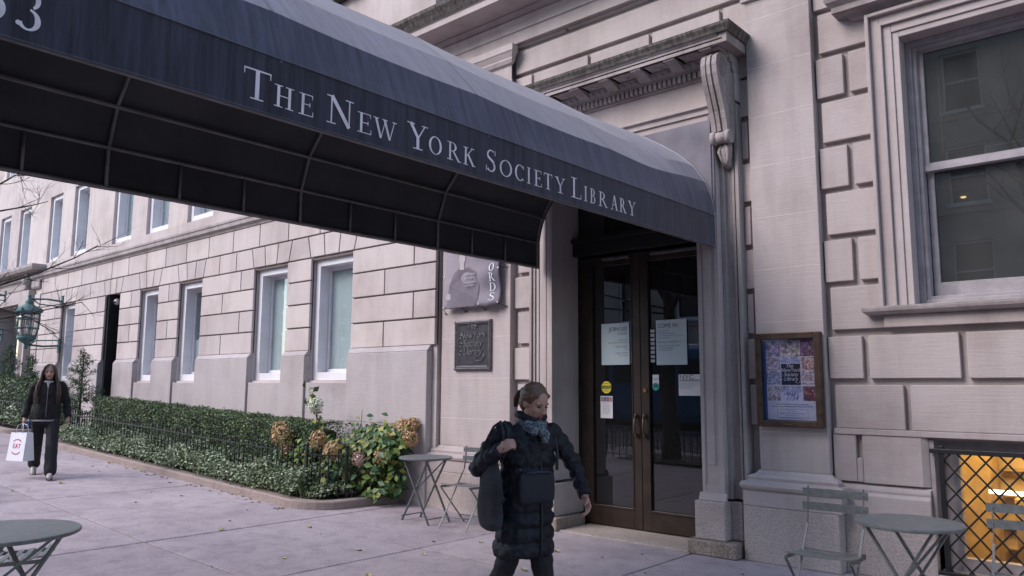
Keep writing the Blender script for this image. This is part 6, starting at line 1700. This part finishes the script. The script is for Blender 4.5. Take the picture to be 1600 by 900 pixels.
b=MB(); b.tube([cb+Rb@V3(.0,.14,.10),V3(-2.99,3.80,1.10),V3(-3.04,3.83,1.24),V3(-3.12,3.80,1.31)],.009,6); b.tube([cb+Rb@V3(.0,-.14,.10),V3(-3.02,3.49,1.02)],.009,6); b.build('strap',M['ink'],CB)
TB=root('tote_bag','dark grey tote bag hanging from the shoulder of the walking woman','bag',(-3.27,3.41,.70))
tote=plain('charcoal_tote_cloth',(.026,.026,.032),.95,noise=.5,scale=9,bump=.6)
b=MB(); tc_=V3(-3.215,3.445,.865); sec=[]
for z,wd,dp in ((-.205,.07,.03),(-.19,.10,.05),(-.12,.118,.06),(-.04,.112,.058),(.04,.118,.05),(.12,.10,.04),(.20,.085,.025),(.21,.07,.015)):
    sec.append((tc_+V3(.006*math.sin(z*30),0,z),wd,dp,V3(.96,-.28,0),V3(.28,.96,0)))
b.loft(rings_loft(sec,28)); b.build('bag_body',tote,TB,subsurf=1,crease=(.10,.035))
for dy in (-.02,.02):
    MB().tube([tc_+V3(-.05,dy,.19),V3(-3.265,3.45+dy,1.14),V3(-3.225,3.50+dy,1.262),V3(-3.18,3.51+dy,1.292),V3(-3.12,3.47+dy,1.24),V3(-3.07,3.42+dy,1.14),tc_+V3(.06,dy,.19)],.008,6).build('handle',tote,TB)

# ---- girl with long hair and a white shopping bag
gx_,gy_=-12.37,3.95; gz=g(gx_)
W2=root('person','long haired young woman in black zip jacket and trousers walking beside the fence','person',(gx_,gy_,gz))
th=R(-20); f2=V3(math.cos(th),math.sin(th),0); s2_=V3(-math.sin(th),math.cos(th),0)
def Lc(x,y,z): return V3(gx_,gy_,gz)+f2*x+s2_*y+V3(0,0,z)
hc=Lc(.03,0,1.475); b=MB(); P,Rm=head_mesh(b,hc,f2*.97+V3(0,0,-.10),V3(0,0,1),1.0)
b.tube([Lc(-.02,0,1.28),Lc(-.005,0,1.36),Lc(.015,0,1.42)],[.052,.046,.05],12)
b.loft(rings_loft([(Lc(0,0,z),w_,d_,s2_,f2) for z,w_,d_ in ((.78,.15,.10),(.90,.145,.10),(1.02,.115,.085),(1.16,.13,.095),(1.26,.145,.08),(1.31,.09,.055))],20))
sR,sL=Lc(-.01,-.165,1.285),Lc(-.01,.165,1.285); eR,eL=Lc(-.06,-.235,1.04),Lc(-.05,.24,1.04); wR,wL=Lc(.03,-.265,.83),Lc(.05,.275,.83)
hR,hL=Lc(0,-.085,.84),Lc(0,.085,.84); kR,kL=Lc(-.10,-.10,.47),Lc(.14,.10,.47); aR,aL=Lc(-.38,-.12,.13),Lc(.30,.11,.07)
limb(b,[sR,eR,wR],[.042,.034,.024]); limb(b,[sL,eL,wL],[.042,.034,.024]); limb(b,[hR,kR,aR],[.078,.052,.034]); limb(b,[hL,kL,aL],[.078,.052,.034])
limb(b,[aR,aR+f2*.03+V3(0,0,-.05),aR+f2*.13+V3(0,0,-.10)],[.03,.03,.024]); limb(b,[aL,aL+V3(0,0,-.03),aL+f2*.15+V3(0,0,-.04)],[.03,.03,.024])
hand(b,wR,V3(.1,0,-1),V3(.2,.9,0),f2,1.3,.95); hand(b,wL,V3(.15,.02,-1),-s2_,f2,.5,.95)
b.build('body',skinp,W2,remesh=.0062)
hairb=plain('long_brown_hair',(.060,.034,.024),.45,noise=.5,scale=25)
face_parts(W2,P,Rm,1.0,hairb)
b=MB(); b.ell(P(0,-.026,.030),(.080,.090,.088),18,12,Rm); b.ell(P(0,-.05,-.05),(.078,.06,.09),14,10,Rm)
rr=random.Random(4)
for sx in (-1,1):
    for i in range(26):
        k=i/25; y0=.045-.12*k; wv=rr.uniform(-.012,.012)
        top=P(sx*.010,y0*.8+.01,.112-.015*k); a1=P(sx*(.058-.004*k),y0+.018,.078); a2=P(sx*(.083),y0+.004,.0); a3=P(sx*(.088+.012*rr.random()),y0-.006,-.10)
        a4=P(sx*(.105+.04*rr.random()),y0+.02*k+.03+wv,-.20); a5=P(sx*(.10+.06*rr.random()),y0+.065+wv,-.30-.03*rr.random()); a6=P(sx*(.09+.06*rr.random()),y0+.085+wv,-.38-.08*rr.random())
        b.tube([top,a1,a2,a3,a4,a5,a6],[.008,.013,.016,.017,.016,.013,.004],6)
for i in range(16):
    x=-.07+.14*i/15; b.tube([P(x,-.085,.05),P(x*1.15,-.11,-.08),P(x*1.3,-.12,-.2),P(x*1.3,-.12,-.33)],[.014,.015,.014,.004],6)
b.build('hair',hairb,W2)
jk=plain('black_wool_jacket',(.009,.009,.011),.9,noise=.3,scale=12,bump=.3)
b=MB(); secs=[(Lc(q[3],0,q[0]),q[1],q[2],s2_,f2) for q in ((.80,.160,.118,0),(.815,.172,.128,0),(.90,.178,.132,0),(1.02,.172,.130,-.005),(1.14,.178,.128,-.005),(1.23,.178,.112,-.005),(1.29,.140,.092,-.005),(1.325,.085,.075,0),(1.36,.068,.066,.005))]
b.loft(rings_loft(secs,32))
for pts,rd in (((sR+s2_*.05,sR,eR,wR),(.058,.060,.054,.044)),((sL-s2_*.05,sL,eL,wL),(.058,.060,.054,.044))):
    Pq,rq=sleeve(pts,rd,.11,.006); b.tube(Pq,rq,14)
b.build('jacket',jk,W2,remesh=.009,crease=(.08,.024))
MB().tube([Lc(np.interp(z,[.8,.95,1.15,1.3],[.145,.155,.147,.105]),.0,z) for z in np.arange(.83,1.31,.06)],.005,6).build('zip',M['signl'],W2)
b=MB(); b.tube([Lc(.02+.07*math.sin(a),.06*math.cos(a),1.335) for a in [math.pi*i/12 for i in range(13)]],.012,8); b.add([Lc(.085,-.03,1.345),Lc(.085,.03,1.345),Lc(.128,.0,1.25)],[(0,1,2)]); b.build('shirt_collar',plain('pale_shirt',(.40,.40,.44),.8),W2)
b=MB(); b.loft(rings_loft([(Lc(0,0,z),.183,.133,s2_,f2) for z in (.775,.80)],28)); b.build('shirt_hem',plain('grey_shirt',(.25,.24,.25),.9),W2)
b=MB()
for h_,k_,a_ in ((hR,kR,aR),(hL,kL,aL)): limb(b,[h_+V3(0,0,.02),k_,a_+V3(0,0,.03)],[.092,.078,.080])
b.loft(rings_loft([(Lc(0,0,z),.165,.12,s2_,f2) for z in (.74,.80,.86)],24))
b.build('trousers',blk,W2,remesh=.010,crease=(.09,.018))
for a_,d_ in ((aR,f2*.14+V3(0,0,-.105)),(aL,f2*.17+V3(0,0,-.040))):
    b=MB(); limb(b,[a_+V3(0,0,-.015),a_+d_*.5,a_+d_],[.040,.036,.030]); so_=b.build('shoe',plain('off_white_shoe',(.34,.33,.33),.6),W2,remesh=.008)
    b=MB(); b.bar(a_+V3(0,0,-.05),a_+d_+V3(0,0,-.022),.075,.022); b.build('sole',M['ink'],so_,bevel=.008)
# shopping bag held in her right hand
SB=root('shopping_bag','white paper shopping bag with red print in the hand of the walking girl','shopping bag',tuple(Lc(.04,-.33,.20)))
cbg=Lc(.13,-.265,.44); tb=R(20); Rs=Matrix.Rotation(tb,3,'Z'); hx,hy,hz=.165,.085,.19
b=MB(); vs=[]
for z in (-1,1):
    for (x,y) in ((-1,-1),(1,-1),(1,1),(-1,1)): vs.append(cbg+Rs@V3(x*hx*(.93 if z>0 else 1),y*hy*(.55 if z>0 else 1),z*hz))
b.add(vs,[(0,3,2,1),(0,1,5,4),(1,2,6,5),(2,3,7,6),(3,0,4,7)]); bag=b.build('paper_body',plain('bag_paper',(.74,.74,.80),.6,noise=.03),SB); md=bag.modifiers.new('t','SOLIDIFY'); md.thickness=.002
for sy in (-1,1):
    MB().tube([cbg+Rs@V3(-.07,sy*hy*.55,hz-.01),cbg+Rs@V3(-.055,sy*.03,hz+.10),Lc(.035,-.275,.755),cbg+Rs@V3(.055,sy*.03,hz+.10),cbg+Rs@V3(.07,sy*hy*.55,hz-.01)],.004,6).build('handle',M['paperw'],SB)
# print on the face towards the street
def bagpt(u,v,d=.003):   # u,v in -1..1 on the -y face
    k=(v+1)/2; return cbg+Rs@V3(u*hx*(1-.07*k),-hy*(1-.45*k)-d,v*hz)
b=MB()
for (pts,w_) in ((([(-.42,-.10),(-.42,.22)]),.05),([(-.42,.20),(-.18,.20)],.05),([(-.42,.06),(-.22,.06)],.05),([(-.42,-.08),(-.18,-.08)],.05),([(-.12,-.10),(.0,.22)],.05),([(.0,.22),(.12,-.10)],.05),([(-.07,.02),(.07,.02)],.05),([(.18,.20),(.46,.20)],.05),([(.32,.20),(.32,-.10)],.05)):
    b.bar(bagpt(*pts[0]),bagpt(*pts[1]),.008,.002,Rs@V3(0,-1,0))
for i in range(14):
    for sg in (-1,1):
        a=math.pi*(.15+.7*i/13); u,v=.55*math.cos(a),sg*(.28+.28*math.sin(a)); a2=a+.07; b.bar(bagpt(u,v),bagpt(.5*math.cos(a),sg*(.22+.26*math.sin(a))),.006,.002,Rs@V3(0,-1,0))
b.build('red_print',M['inkr'],SB)
BP=root('blue_packet','small bright blue packet held against the handles of the white shopping bag','packet',tuple(Lc(.05,-.22,.70)))
b=MB(); obox(b,Lc(.06,-.215,.745),Rs,.03,.012,.045,.9); b.build('wrapper',plain('blue_wrapper',(.04,.10,.36),.5),BP,bevel=.006)
b=MB(); obox(b,Lc(.06,-.215,.797),Rs,.024,.006,.008,.9); b.build('flap',M['paperw'],BP)
